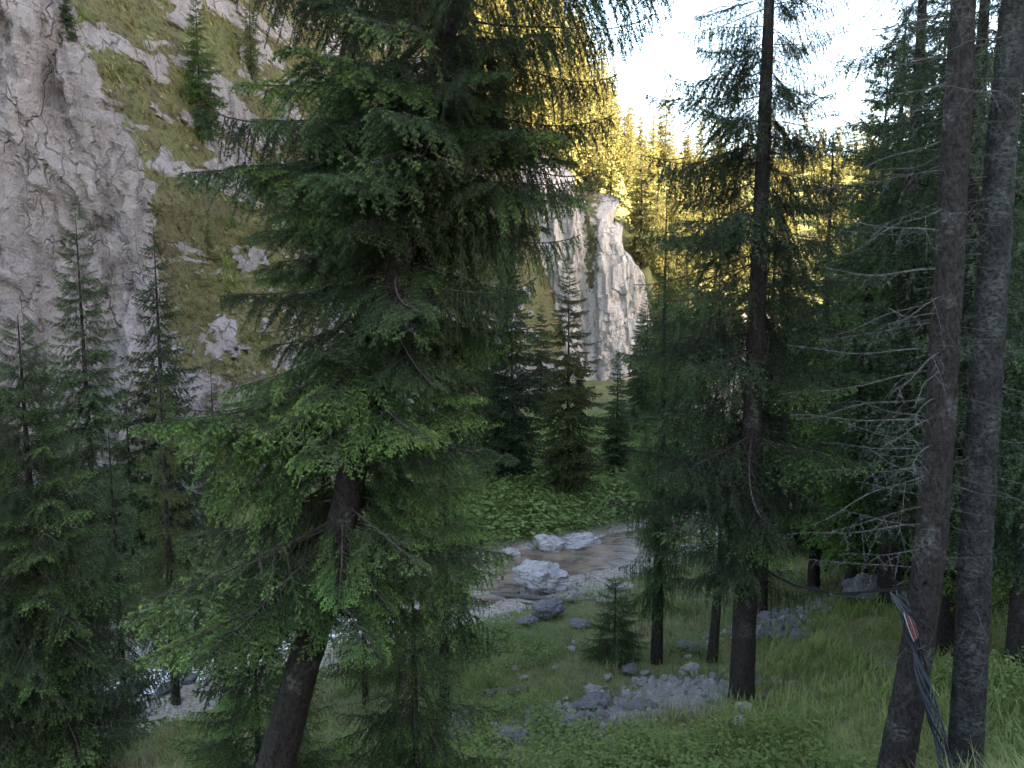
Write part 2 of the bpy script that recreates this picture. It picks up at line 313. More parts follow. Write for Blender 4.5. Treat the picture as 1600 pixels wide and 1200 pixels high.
# ---- far cliff with vertical pleats
fp = np.array([(-12, 73), (-4, 69.5), (2, 67.4), (5.2, 66.4), (6.6, 67.2), (7.4, 66.3), (9.5, 65.8), (11.2, 66.6), (12.2, 69), (13.2, 74), (15, 88)], float)
sl_ = np.concatenate([[0], np.cumsum(np.hypot(*np.diff(fp, axis=0).T))]); su = np.arange(0, sl_[-1], .18)
fx = np.interp(su, sl_, fp[:, 0]); fy = np.interp(su, sl_, fp[:, 1]); ker = np.ones(7) / 7
fx[3:-3] = np.convolve(fx, ker, 'valid'); fy[3:-3] = np.convolve(fy, ker, 'valid')
tx, ty = np.gradient(fx), np.gradient(fy); ln = np.hypot(tx, ty); nx, ny = ty / ln, -tx / ln
vt = np.linspace(0, 1, 110); ztop = np.interp(fx, FCX, FCZ) + .7 * fbm(P3(su * .5, 0, 0), 3, 7) + 0.6
FZ = -9.5 + (ztop[:, None] + 9.5) * vt[None]; SU = np.broadcast_to(su[:, None], FZ.shape)
disp = .25 * np.round(3 * fbm(P3(SU * .35, FZ * .12, 8), 3, 44)) + 1.0 * ridged(P3(SU * .42 + FZ * .05, FZ * .05, 3), 3, 5) + .45 * ridged(P3(SU * 1.3 + FZ * .12, FZ * .12, 5), 3, 15) + .22 * fbm(P3(SU * 2, FZ * 1.3, 0), 3, 25) - .10 * (FZ + 9) - 2.2 * sstep(.82, 1.0, vt)[None] ** 2
FV = np.stack([fx[:, None] + nx[:, None] * disp, fy[:, None] + ny[:, None] * disp, FZ], -1)
fg = sstep(.25, .5, fbm(P3(SU * .22, FZ * .16, 4), 4, 33)) * .8 + .5 * sstep(.9, 1, vt)[None] + .75 * np.exp(-((FV[..., 0] - 6.6) / .8) ** 2) * sstep(-3, 2, FZ)
tag(obj('cliff', mesh_np('far_cliff', FV.reshape(-1, 3), grid_faces(len(su), 110), [M['cliff_pale']], None, {'grass': np.clip(fg, 0, 1).ravel() * .9}, False)), 'pale pleated limestone cliff below the sunlit forest', kind='structure')

# ------------------------------------------------------------------ conifer generator
def unit(v): v = np.asarray(v, float); return v / np.maximum(np.linalg.norm(v, axis=-1, keepdims=True), 1e-9)
class Acc:
    def __init__(s): s.V = []; s.F = []; s.mi = []; s.ag = []; s.n = 0
    def add(s, V, F, mi, ag):
        s.V.append(V); s.F.append(F + s.n); s.mi.append(np.full(len(F), mi)); s.ag.append(ag); s.n += len(V)
    def arrays(s): return np.concatenate(s.V), np.concatenate(s.F), np.concatenate(s.mi), np.concatenate(s.ag)
def prisms(acc, segs, mi=1):
    a_ = np.array([q[0] for q in segs]); b_ = np.array([q[1] for q in segs]); ra = np.array([q[2] for q in segs]); rb = np.array([q[3] for q in segs])
    d = unit(b_ - a_); u = unit(np.cross(d, np.array([.13, .21, 1.0]))); v = np.cross(d, u); V = []
    for k in range(3):
        c, s = math.cos(k * 2.0944), math.sin(k * 2.0944); off = u * c + v * s
        V += [a_ + off * ra[:, None], b_ + off * rb[:, None]]
    V = np.stack(V, 1).reshape(-1, 3); f = []
    for k in range(3): p, q = 2 * k, 2 * ((k + 1) % 3); f += [(p, q, p + 1), (q, q + 1, p + 1)]
    F = (np.arange(len(segs))[:, None, None] * 6 + np.array(f)[None]).reshape(-1, 3)
    acc.add(V, F, mi, np.full(len(V), .2))
def needles(acc, sh, dens, nl, nw, g, mi=0, spread=.85, upb=.25):
    a_ = np.array([q[0] for q in sh]); b_ = np.array([q[1] for q in sh]); ag = np.array([q[2] for q in sh])
    L = np.linalg.norm(b_ - a_, axis=1); cnt = np.maximum(1, np.round(L * dens + g.random(len(L)) * .8).astype(int))
    idx = np.repeat(np.arange(len(sh)), cnt); t = g.random(len(idx)); d = unit(b_ - a_)[idx]; p = a_[idx] + (b_ - a_)[idx] * t[:, None]
    pr = g.normal(size=(len(idx), 3)); pr -= d * (pr * d).sum(1)[:, None]; pr = unit(pr); pr[:, 2] += upb
    nd = unit(d * .62 + pr * spread); sd_ = unit(np.cross(nd, g.normal(size=(len(idx), 3))))
    l = nl * g.uniform(.7, 1.15, len(idx)); W = nw * g.uniform(.8, 1.2, len(idx))
    V = np.stack([p - sd_ * W[:, None] / 2, p + sd_ * W[:, None] / 2, p + nd * l[:, None]], 1).reshape(-1, 3)
    A_ = np.clip(np.repeat(ag[idx] + .12 * t + g.normal(0, .06, len(idx)), 3), 0, 1)
    acc.add(V, np.arange(len(V)).reshape(-1, 3), mi, A_)
def gen_branch(seed, L=2.0, droop=.2, up=.12, sec_sp=.036, sec_len=.40, hang=.45, pit=-.25, ter_sp=.030, ter_max=.14, dens=400, nl=.021, nw=.0062, bare=.14, dead=0.0, lich=0.0, terhang=.15, first=.10, stems=True, tip_age=.0, rad=.013, zn=.28):
    g = np.random.default_rng(seed); acc = Acc(); segs = []; sh = []; li = []; n = 16
    s = np.linspace(0, 1, n); wob = g.normal(0, 1, 4)
    ax_ = np.stack([L * s * (1 - .05 * s), L * (.03 * wob[0] * np.sin(s * 4) + .05 * wob[1] * s ** 2), L * (-droop * s ** 1.3 + (up + droop * .25) * s ** 3) + .02 * wob[2] * np.sin(s * 9)], -1)
    r_ = rad * L / 2 * (1 - .85 * s) + .0015
    for i in range(n - 1):
        segs.append((ax_[i], ax_[i + 1], r_[i], r_[i + 1]))
        if s[i] > .7 and not dead: sh.append((ax_[i], ax_[i + 1], .55 + tip_age))
        if lich: li.append((ax_[i], ax_[i + 1], .5))
    pos = first * L; side = 1
    while pos < L * .985:
        t = pos / L; side = -side
        p = np.array([np.interp(t, s, ax_[:, k]) for k in range(3)]); i = min(int(t * (n - 1)), n - 2); tg = unit(ax_[i + 1] - ax_[i])
        l2 = L * sec_len * (1 - t) ** .75 * min(1, .35 + t / .28) * g.uniform(.65, 1.1) + .05
        if g.random() < .08: l2 *= .3
        if dead and g.random() < .38: pos += sec_sp * g.uniform(.6, 2.2); continue
        if dead: l2 *= g.uniform(.3, 1.5)
        ang = R(g.uniform(25, 85) if dead else g.uniform(48, 68)) * side; lat = unit(np.cross((0, 0, 1), tg))
        d = unit(tg * math.cos(ang) + lat * math.sin(ang) + np.array([0, 0, pit + g.normal(0, zn)]))
        m = 6; tt = np.linspace(0, 1, m); hg = hang * g.uniform(.6, 1.4)
        q = p + d * (l2 * tt)[:, None]; q[:, 2] -= hg * l2 * tt ** 2; q += g.normal(0, .012 * l2, q.shape) * tt[:, None]
        b0 = bare + .22 * max(0, .5 - t)
        for j in range(m - 1):
            if stems: segs.append((q[j], q[j + 1], .0035 * L / 2 * (1 - .7 * tt[j]) + .0008, .0035 * L / 2 * (1 - .7 * tt[j + 1]) + .0006))
            if tt[j] >= b0 - .05 and not dead: sh.append((q[j], q[j + 1], .18 + .42 * tt[j] + .2 * t + tip_age))
            if lich and g.random() < lich: li.append((q[j], q[j + 1], .5))
        x = b0 * l2 + .02; sd_ = 1
        while x < l2 * .97:
            u = x / l2; sd_ = -sd_; pp = np.array([np.interp(u, tt, q[:, k]) for k in range(3)]); j = min(int(u * (m - 1)), m - 2); t2 = unit(q[j + 1] - q[j])
            l3 = min(ter_max, .42 * l2 * (1 - u) + .03) * g.uniform(.6, 1.15); la = unit(np.cross((0, 0, 1), t2)); an = R(g.uniform(38, 58)) * sd_
            d3 = unit(t2 * math.cos(an) + la * math.sin(an) + np.array([0, 0, -terhang + g.normal(0, zn * 1.2)])); e = pp + d3 * l3; e[2] -= terhang * .3 * l3
            if stems and (dead or l3 > .05): segs.append((pp, e, .0012, .0005))
            if not dead: sh.append((pp, e, .30 + .38 * u + .25 * t + g.normal(0, .07) + tip_age))
            if lich and g.random() < lich * .6: li.append((pp, e, .5))
            x += ter_sp * g.uniform(.7, 1.3)
        pos += sec_sp * g.uniform(.6, 1.4)
    if segs: prisms(acc, segs, 1)
    if sh: needles(acc, sh, dens, nl, nw, g)
    if li: needles(acc, li, 130, .032, .0045, g, 2, 1.1, -.3)
    return acc.arrays()
def branch_mesh(name, arr, mats): return mesh_np(name, arr[0], arr[1], mats, arr[2], {'age': arr[3]})
NM = [M['needle'], M['twig'], M['lichen']]
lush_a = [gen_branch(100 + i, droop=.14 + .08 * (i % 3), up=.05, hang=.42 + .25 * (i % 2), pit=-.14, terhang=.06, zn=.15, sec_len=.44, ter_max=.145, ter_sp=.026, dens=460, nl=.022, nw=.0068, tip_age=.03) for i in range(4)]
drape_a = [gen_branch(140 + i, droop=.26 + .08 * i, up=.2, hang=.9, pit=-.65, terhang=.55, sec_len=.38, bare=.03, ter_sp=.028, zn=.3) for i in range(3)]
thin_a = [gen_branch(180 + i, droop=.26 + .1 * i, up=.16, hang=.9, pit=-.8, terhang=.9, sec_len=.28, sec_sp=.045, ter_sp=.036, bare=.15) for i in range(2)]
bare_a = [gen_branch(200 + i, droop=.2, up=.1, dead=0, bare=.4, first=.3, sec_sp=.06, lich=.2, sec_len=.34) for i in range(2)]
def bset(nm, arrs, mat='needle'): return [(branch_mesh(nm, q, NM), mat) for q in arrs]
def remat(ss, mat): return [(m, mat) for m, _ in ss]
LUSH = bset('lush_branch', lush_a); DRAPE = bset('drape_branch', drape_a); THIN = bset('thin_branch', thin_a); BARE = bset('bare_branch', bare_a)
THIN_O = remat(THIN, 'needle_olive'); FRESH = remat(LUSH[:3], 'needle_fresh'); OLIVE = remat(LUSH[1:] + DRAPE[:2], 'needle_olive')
md = dict(ter_max=.16, dens=150, nl=.034, nw=.013)
MLUSH = bset('branch_spray', [gen_branch(420 + i, droop=.14 + .06 * i, hang=.45 + .2 * (i % 2), sec_sp=.05, ter_sp=.045, **md) for i in range(3)])
MDRAPE = bset('branch_spray', [gen_branch(440 + i, droop=.28 + .08 * i, up=.2, hang=.9, pit=-.65, terhang=.55, sec_len=.38, bare=.12, sec_sp=.05, ter_sp=.045, **md) for i in range(3)])
MTHIN = bset('branch_spray', [gen_branch(460 + i, droop=.26 + .1 * i, up=.16, hang=.9, pit=-.8, terhang=.9, sec_len=.30, sec_sp=.055, ter_sp=.05, bare=.12, **md) for i in range(2)])
MDARK = remat(MLUSH + MDRAPE, 'needle_dark'); MTHIN = remat(MTHIN, 'needle_dark')
MOLIVE = remat(MLUSH[:2] + MDRAPE[:2], 'needle_olive'); MFRESH = remat(MLUSH, 'needle_fresh')
DM = [M['dead'], M['dead'], M['lichen']]
DEAD = [(branch_mesh('dead_branch', gen_branch(240 + i, droop=.02 + .07 * i, up=.06 * (i % 2), dead=1, lich=[.9, .12, .6, .25, .05][i], sec_sp=[.12, .16, .1, .13, .22][i], sec_len=.26, hang=.5, pit=-.25, ter_sp=.09, first=.12, rad=.011), DM), None) for i in range(5)]

def trunk_mesh(path, rad, sides=20, step=.06, bark='bark', rough=.05, seed=0, flare=True):
    path = np.asarray(path, float); s = np.concatenate([[0], np.cumsum(np.linalg.norm(np.diff(path, axis=0), axis=1))]); n = max(6, int(s[-1] / step)); u = np.linspace(0, s[-1], n)
    P = np.stack([np.interp(u, s, path[:, k]) for k in range(3)], -1); rr = np.interp(u, s, rad)
    if len(path) > 2:
        k = max(3, int(.5 / step) | 1); pad = np.concatenate([np.repeat(P[:1], k // 2, 0) + (P[0] - P[1]) * np.arange(k // 2, 0, -1)[:, None], P, np.repeat(P[-1:], k // 2, 0) + (P[-1] - P[-2]) * np.arange(1, k // 2 + 1)[:, None]])
        P = np.stack([np.convolve(pad[:, c], np.ones(k) / k, 'valid') for c in range(3)], -1)
    if flare: rr = rr * (1 + .45 * np.exp(-u / .22))
    th = np.linspace(0, 2 * np.pi, sides, endpoint=False); c, q = np.cos(th), np.sin(th)
    nn = P3(np.broadcast_to(c, (n, sides)), q[None], (u / .12)[:, None])
    Q = P3(c[None] * 2.2 + seed, q[None] * 2.2, (u * 6)[:, None]); bn = ridged(Q * 1.6, 3, seed) - .5
    R_ = rr[:, None] * (1 + rough * 1.6 * bn + rough * fbm(P3(c[None], q[None], (u * 1.2)[:, None]), 3, seed + 3))
    V = np.stack([P[:, None, 0] + R_ * c, P[:, None, 1] + R_ * q, np.broadcast_to(P[:, None, 2], R_.shape)], -1)
    i = np.arange(n * sides).reshape(n, sides); j = np.roll(i, -1, 1)
    F = np.stack([i[:-1], j[:-1], j[1:], i[1:]], -1).reshape(-1, 4)
    return V.reshape(-1, 3), F, P, u
def put_branch(root, base, mm, p, az, pitch, sc, roll=0, name='branch', sz=None):
    me, mat = mm; o = bpy.data.objects.new(name, me)
    if mat and mat != 'needle': o.material_slots[0].link = 'OBJECT'; o.material_slots[0].material = M[mat]
    COL.objects.link(o); o.parent = root
    o.location = Vector(p - base); m = Matrix.Rotation(az, 3, 'Z') @ Matrix.Rotation(-pitch, 3, 'Y') @ Matrix.Rotation(roll, 3, 'X')
    o.rotation_euler = m.to_euler(); o.scale = (sc, sc * (sz or 1), sc * (sz or 1)); return o
def conifer(label, path, rad, z0, lenf, sets, name='spruce_tree', spacing=.3, per=4, pitchf=None, bark='bark', group=None, seed=0, sides=18, step=.08, cat='tree', skip=None, rough=.05, trunk_label=None):
    """path: trunk points in world space; lenf(h, az, z) gives a branch's length in metres; sets(h) the meshes to pick from."""
    g = random.Random(seed); path = np.asarray(path, float); base = path[0].copy(); root = empty(name, base); tag(root, label, cat, group)
    V, F, P, u = trunk_mesh(path - base, rad, sides, step, bark, rough, seed)
    tr = obj('trunk', mesh_np('trunk', V, F, [M[bark]], None, None, True), root)
    s = np.concatenate([[0], np.cumsum(np.linalg.norm(np.diff(path, axis=0), axis=1))]); P = P + base; tot = u[-1]
    q = z0; az0 = g.uniform(0, 6.28); n = 0
    while q < tot - .05:
        h = (q - z0) / (tot - z0); p = np.array([np.interp(q, u, P[:, k]) for k in range(3)])
        k_ = per if isinstance(per, int) else per(h)
        for k in range(k_):
            az = az0 + k * 2 * math.pi / k_ + g.uniform(-.35, .35); L = lenf(h, az, p[2]) * g.uniform(.78, 1.12)
            if L < .12 or (skip and skip(h, az, p)): continue
            pt = (pitchf(h) if pitchf else (-.22 + .75 * h ** 1.5)) + g.uniform(-.13, .13)
            pj = p + np.array([0, 0, g.uniform(-.45, .45) * spacing])
            put_branch(root, base, g.choice(sets(h)), pj, az, pt, L / 2.0, g.uniform(-.15, .15)); n += 1
        az0 += 2.4; q += spacing * g.uniform(.75, 1.25)
    return root

# ---- merged crowns for trees farther off
def crown_arr(seed, Ht, wid, brs, nwh, per, z0=.08, top=.5, pl=-.25, ph=.6, shape=.85, gap=.1):
    g = np.random.default_rng(seed); VV = []; FF = []; AA = []; n = 0
    for i in range(nwh):
        h = (i + g.uniform(0, .6)) / nwh; z = Ht * (z0 + (1 - z0) * h)
        for k in range(per):
            if g.random() < gap: continue
            az = i * 2.4 + k * 2 * math.pi / per + g.normal(0, .25); L = wid * ((1 - h) ** shape * min(1, .62 + h * 2.2) + .03) * g.uniform(.68, 1.15)
            V, F, _, A_ = brs[g.integers(len(brs))]; pt = pl + (ph - pl) * h ** 1.6 + g.normal(0, .1)
            m = np.array(Matrix.Rotation(az, 3, 'Z') @ Matrix.Rotation(-pt, 3, 'Y')); sc = L / 2
            VV.append((V * sc) @ m.T + np.array([0, 0, z + g.normal(0, .1)])); FF.append(F + n); AA.append(np.clip(A_ + .1 * h, 0, 1)); n += len(V)
    return np.concatenate(VV), np.concatenate(FF), np.concatenate(AA)
mid_a = [gen_branch(300 + i, L=2, droop=.22 + .05 * i, hang=.4, pit=-.3, sec_sp=.11, ter_sp=.10, ter_max=.22, dens=62, nl=.10, nw=.044, sec_len=.40, stems=False, terhang=.3) for i in range(4)]
mid_b = [gen_branch(340 + i, L=2, droop=.34 + .05 * i, up=.2, hang=.8, pit=-.5, sec_sp=.11, ter_sp=.10, ter_max=.22, dens=58, nl=.10, nw=.042, sec_len=.36, stems=False, terhang=.7) for i in range(3)]
far_a = [gen_branch(380 + i, L=2, droop=.25, hang=.5, sec_sp=.30, ter_sp=.6, ter_max=.25, dens=10, nl=.36, nw=.22, sec_len=.45, stems=False) for i in range(4)]
CROWN = {}
def mkcrown(key, mat, *a_, **k):
    V, F, A_ = crown_arr(*a_, **k); CROWN[key] = mesh_np('crown', V, F, [M[mat]], None, {'age': A_})
mkcrown('dense', 'needle_dark', 1, 10, 1.75, mid_a, 38, 6)
mkcrown('slim', 'needle_dark', 2, 10, 1.35, mid_b, 44, 5, z0=.10, gap=.1)
mkcrown('open', 'needle_olive', 3, 10, 1.9, mid_b, 26, 5, z0=.15, gap=.2, pl=-.4)
mkcrown('broad', 'needle', 4, 10, 2.1, mid_a, 26, 6, z0=.03)
fine_a = [gen_branch(480 + i, droop=.18 + .08 * i, hang=.6, pit=-.35, sec_sp=.085, ter_sp=.07, ter_max=.2, dens=70, nl=.06, nw=.024, sec_len=.40, terhang=.35) for i in range(3)]
fine_b = [gen_branch(490 + i, droop=.30 + .08 * i, up=.2, hang=.95, pit=-.65, sec_sp=.085, ter_sp=.07, ter_max=.2, dens=64, nl=.06, nw=.024, sec_len=.36, terhang=.7) for i in range(3)]
mkcrown('lushfine', 'needle', 6, 10, 2.0, fine_a, 24, 5, z0=.12, gap=.1)
mkcrown('drapefine', 'needle', 7, 10, 1.75, fine_b, 25, 5, z0=.16, gap=.12)
MIDTRUNK = {}
def mid_tree(label, base, ht, kind, wscale=1.0, group=None, seed=0, name='spruce_tree', lean=(0, 0), cat='tree', mat=None, rtr=1.0):
    if kind == 'fresh': kind, mat = 'broad', 'needle_fresh'
    root = empty(name, base); tag(root, label, cat, group)
    key = round(ht)
    if key not in MIDTRUNK:
        V, F, _, _ = trunk_mesh([(0, 0, -.5), (0, 0, ht * .5), (0, 0, ht * .95)], [ht * .0105, ht * .0055, .004], 9, .25, 'bark', .06, seed)
        MIDTRUNK[key] = mesh_np('trunk', V, F, [M['bark']], None, None, True)
    tr = obj('trunk', MIDTRUNK[key], root); tr.scale = (rtr, rtr, ht / key)
    c = obj('crown', CROWN[kind], root); c.scale = (ht / 10 * wscale, ht / 10 * wscale, ht / 10); c.rotation_euler = (0, 0, seed * 1.7)
    if mat: c.material_slots[0].link = 'OBJECT'; c.material_slots[0].material = M[mat]
    root.rotation_euler = (lean[1], lean[0], 0)
    return root

# ------------------------------------------------------------------ scatter (uncountable ground cover)
def scatter(name, pts, rot, scl, idx, meshes, label, cat=None):
    me = mesh_np(name, pts, np.zeros((0, 3), int), [], None, {'rot': rot, 'scl': scl})
    me.attributes.new('idx', 'INT', 'POINT').data.foreach_set('value', np.asarray(idx, np.int32))
    o = obj(name, me); tag(o, label, cat, kind='stuff')
    ng = bpy.data.node_groups.new(name, 'GeometryNodeTree'); ng.interface.new_socket('Geometry', in_out='INPUT', socket_type='NodeSocketGeometry'); ng.interface.new_socket('Geometry', in_out='OUTPUT', socket_type='NodeSocketGeometry')
    nn = ng.nodes; gi = nn.new('NodeGroupInput'); go = nn.new('NodeGroupOutput'); ip = nn.new('GeometryNodeInstanceOnPoints'); g2 = nn.new('GeometryNodeGeometryToInstance')
    mp = nn.new('GeometryNodeMeshToPoints'); ng.links.new(gi.outputs[0], mp.inputs[0])
    for m in reversed(meshes):
        v = bpy.data.objects.new(m.name, m); oi = nn.new('GeometryNodeObjectInfo'); oi.inputs[0].default_value = v; ng.links.new(oi.outputs['Geometry'], g2.inputs[0])
    def na(a, ty):
        q = nn.new('GeometryNodeInputNamedAttribute'); q.data_type = ty; q.inputs[0].default_value = a; return [x for x in q.outputs if x.enabled][0]
    ng.links.new(mp.outputs[0], ip.inputs['Points']); ng.links.new(g2.outputs[0], ip.inputs['Instance']); ip.inputs['Pick Instance'].default_value = True
    ng.links.new(na('idx', 'INT'), ip.inputs['Instance Index']); ng.links.new(na('rot', 'FLOAT_VECTOR'), ip.inputs['Rotation']); ng.links.new(na('scl', 'FLOAT'), ip.inputs['Scale'])
    ng.links.new(ip.outputs[0], go.inputs[0]); md = o.modifiers.new('scatter', 'NODES'); md.node_group = ng
    return o
def tuft(seed, n, hgt, wd, spread, bend, mat, seeds=0):
    g = np.random.default_rng(seed); V = []; F = []; A_ = []; k = 0
    for i in range(n):
        b = np.append(g.normal(0, spread, 2), -.03); az = g.uniform(0, 6.28); o = np.array([math.cos(az), math.sin(az), 0]); sd_ = np.array([-o[1], o[0], 0]); hh = hgt * g.uniform(.55, 1.15); be = bend * g.uniform(.2, 1.3)
        for t in (0, .4, .75, 1):
            c = b + o * hh * be * t ** 2 + np.array([0, 0, hh * t * (1 - .25 * be * t)]); W = wd * (1 - t) ** .7
            V += [c - sd_ * W, c + sd_ * W] if t < 1 else [c]; A_ += [t, t] if t < 1 else [1]
        F += [(k, k + 1, k + 3), (k, k + 3, k + 2), (k + 2, k + 3, k + 5), (k + 2, k + 5, k + 4), (k + 4, k + 5, k + 6)]; k += 7
    return mesh_np('tuft', np.array(V), np.array(F), [M[mat]], None, {'age': np.array(A_)})
def leafy(seed, n, hgt, size, spread, mat):
    g = np.random.default_rng(seed); V = []; F = []; A_ = []; k = 0
    for i in range(n):
        b = np.append(g.normal(0, spread, 2), 0); top = b + np.append(g.normal(0, spread * .5, 2), hgt * g.uniform(.4, 1.1)); az = g.uniform(0, 6.28); s = size * g.uniform(.55, 1.2)
        u = unit(np.array([math.cos(az), math.sin(az), g.uniform(-.5, .25)])); v = unit(np.cross((0, 0, 1), u)) ; nn = np.cross(u, v)
        V += [b, b + v * .006, top]; A_ += [0, 0, 0]; F.append((k, k + 1, k + 2))
        prof = [(-.15, 0, -.0), (.02, .42, .06), (.45, .5, .10), (.8, .28, .04), (1.0, 0, -.12), (.8, -.28, .04), (.45, -.5, .10), (.02, -.42, .06), (.4, 0, -.03)]
        V += [top + u * (a_ * s) + v * (b_ * s) + nn * (c_ * s) for a_, b_, c_ in prof]; A_ += [g.uniform(0, 1)] * 9
        for j in range(8): F.append((k + 3 + j, k + 3 + (j + 1) % 8, k + 11))
        k += 12
    return mesh_np('leaf_clump', np.array(V), np.array(F), [M[mat]], None, {'age': np.array(A_), 'rnd': np.repeat(g.random(n), 12)})
def blades(name, P, hgt, wd, bend, mi, mats, tilt, label, seed):
    """every blade of a sward as two or three triangles of one mesh"""
    g = np.random.default_rng(seed); n = len(P); az = g.uniform(0, 6.28, n); o = np.stack([np.cos(az), np.sin(az), 0 * az], -1); sd_ = np.stack([-o[:, 1], o[:, 0], 0 * az], -1)
    up = unit(np.array([0, 0, 1.0]) + np.asarray(tilt)); hh = hgt * g.uniform(.55, 1.2, n); be = bend * g.uniform(.2, 1.4, n); rows = []; ag = []
    for t in (0, .55, 1):
        c = P + o * (hh * be * t ** 2)[:, None] + up * (hh * t * (1 - .25 * be * t))[:, None] - np.array([0, 0, .02]); W = (wd * (1, .75, 0)[(0, .55, 1).index(t)])[:, None]
        rows += [c - sd_ * W, c + sd_ * W] if t < 1 else [c]; ag += [t, t] if t < 1 else [1]
    V = np.stack(rows, 1).reshape(-1, 3); F = (np.arange(n)[:, None, None] * 5 + np.array([(0, 1, 3), (0, 3, 2), (2, 3, 4)])[None]).reshape(-1, 3)
    o_ = obj(name, mesh_np(name, V, F, [M[m] for m in mats], np.repeat(mi, 3), {'age': np.tile(np.array(ag, float), n), 'rnd': np.repeat(g.random(n), 5)})); return tag(o_, label, kind='stuff')
HERB = [leafy(21, 40, .34, .085, .28, 'herb'), leafy(22, 44, .26, .065, .26, 'herb'), leafy(23, 22, .14, .07, .14, 'herb')]
FORB = [leafy(24, 30, .24, .036, .13, 'herb'), leafy(25, 26, .34, .030, .10, 'herb')]
# grass on the near slope and meadow
def view_points(n, dmin, dmax, power, s):
    g = np.random.default_rng(s); d = (dmin ** (1 - power) + g.random(n) * (dmax ** (1 - power) - dmin ** (1 - power))) ** (1 / (1 - power)); a_ = g.uniform(-.78, .78, n); x = a_ * d; return x, d, g
x, y, g = view_points(26000, 3.2, 34, .62, 5); m = 7; n = len(x); spr = .05 + .004 * y
x = (x[:, None] + g.normal(0, 1, (n, m)) * spr[:, None]).ravel(); y = (y[:, None] + g.normal(0, 1, (n, m)) * spr[:, None]).ravel(); tuf = np.repeat(g.random(n), m); th = np.repeat(g.uniform(.6, 1.25, n), m)
sd, _ = stream_d(x, y); den = .6 + .75 * fbm(P3(x * .5, y * .5, 0), 4, 77)
grv = 1 - sstep(1.8, 3.4, sd)
for px, py, r, am in [(1065, 1090, .85, 1.15), (1000, 1110, .65, 1.0), (940, 1120, .8, 1.0), (830, 1165, .9, .5), (1200, 975, 1.0, .8), (930, 925, 1.6, 1.0)]:
    q = hit(px, py); grv = np.maximum(grv, am * np.exp(-((x - q[0]) ** 2 + (y - q[1]) ** 2) / r ** 2))
wally = np.interp(x, [-60, -30, -20, -12, -6, 0, 6], [20, 23.5, 26.5, 29.5, 36, 50, 69])
keep = (tuf < np.clip(den, .15, 1) * (1 - grv)) & (y < wally - 1.5) & (y > 2.5); x, y, tuf, th = x[keep], y[keep], tuf[keep], th[keep]; n = len(x)
dryn = fbm(P3(x * .35, y * .35, 5), 3, 13) + .30 * (x < 3) * (y > 8); dry = (np.mod(tuf * 7.31, 1) < sstep(-.1, .55, dryn) * .8).astype(int)
ht_ = np.where(dry, .30, .27) * th * (1 + .35 * fbm(P3(x * .8, y * .8, 2), 2, 41)) * np.where(x > 3, 1.25, .9)
blades('grass', np.stack([x, y, H(x, y)], -1), ht_, (.0028 + .00042 * y), .65, dry, ['grass', 'dry'], np.stack([g.normal(0, .15, n), g.normal(0, .15, n), np.zeros(n)], -1), 'green and straw coloured grass covering the valley ground', 3); print('blades', n)
# forbs
x, y, g = view_points(9000, 4, 24, .6, 15); den = fbm(P3(x * .45, y * .45, 8), 3, 99); sd, _ = stream_d(x, y)
grv = 0 * x
for px, py, r, am in [(1060, 1095, 1.3, 1.1), (1000, 1110, .9, 1), (940, 1120, .9, 1), (1200, 975, 1.0, .8)]:
    q = hit(px, py); grv = np.maximum(grv, am * np.exp(-((x - q[0]) ** 2 + (y - q[1]) ** 2) / r ** 2))
keep = (den > .22) & (sd > 3.2) & (y > 7) & (grv < .35); x, y = x[keep], y[keep]; n = len(x)
scatter('undergrowth', np.stack([x, y, H(x, y)], -1), np.stack([g.normal(0, .15, n), g.normal(0, .15, n), g.uniform(0, 6.28, n)], -1), g.uniform(.6, 1.5, n), g.integers(0, 2, n), FORB, 'low leafy weeds among the grass')
# broad leaves on the far bank
x = rng.uniform(-7, 13, 5200); y = rng.uniform(25.5, 47, 5200); sd, _ = stream_d(x, y); wally = np.interp(x, [-12, -6, 0, 6, 14], [29.5, 36, 50, 60, 70])
keep = (sd > 2.0) & (y < wally - 1) & (y > np.interp(x, [-7, 0, 4, 13], [22, 26, 27.2, 31])); x, y = x[keep], y[keep]; n = len(x)
scatter('ground_cover', np.stack([x, y, H(x, y)], -1), np.stack([rng.normal(0, .2, n), rng.normal(0, .2, n), rng.uniform(0, 6.28, n)], -1), rng.uniform(.8, 1.7, n), rng.integers(0, 2, n), HERB[:2], 'broad green leaves carpeting the bank across the stream')
# grass on the slope above the cliff
WN = np.cross(np.gradient(WV, axis=0), np.gradient(WV, axis=1)); WN = -unit(WN); WN *= np.sign(-WN[..., 1:2] + 1e-6)
m = (grassm > .55) & (WX > -34) & (WX < 2) & (WZ < 27); ii = np.argwhere(m); ii = ii[rng.random(len(ii)) < .16]; pts = np.repeat(WV[ii[:, 0], ii[:, 1]], 6, 0); pts = pts + rng.normal(0, .07, pts.shape) * [1, .2, 1]; n = len(pts)
mix = (fbm(pts * .3, 3, 5) + np.repeat(rng.normal(0, .2, n // 6), 6) < .2).astype(int)
blades('slope_grass', pts, np.repeat(rng.uniform(.25, .7, n // 6), 6), np.full(n, .030), 1.0, mix, ['grass', 'dry'], np.tile([0, -.9, 0], (n, 1)), 'olive brown grass hanging on the steep rocky slope', 6); print('slope blades', n)

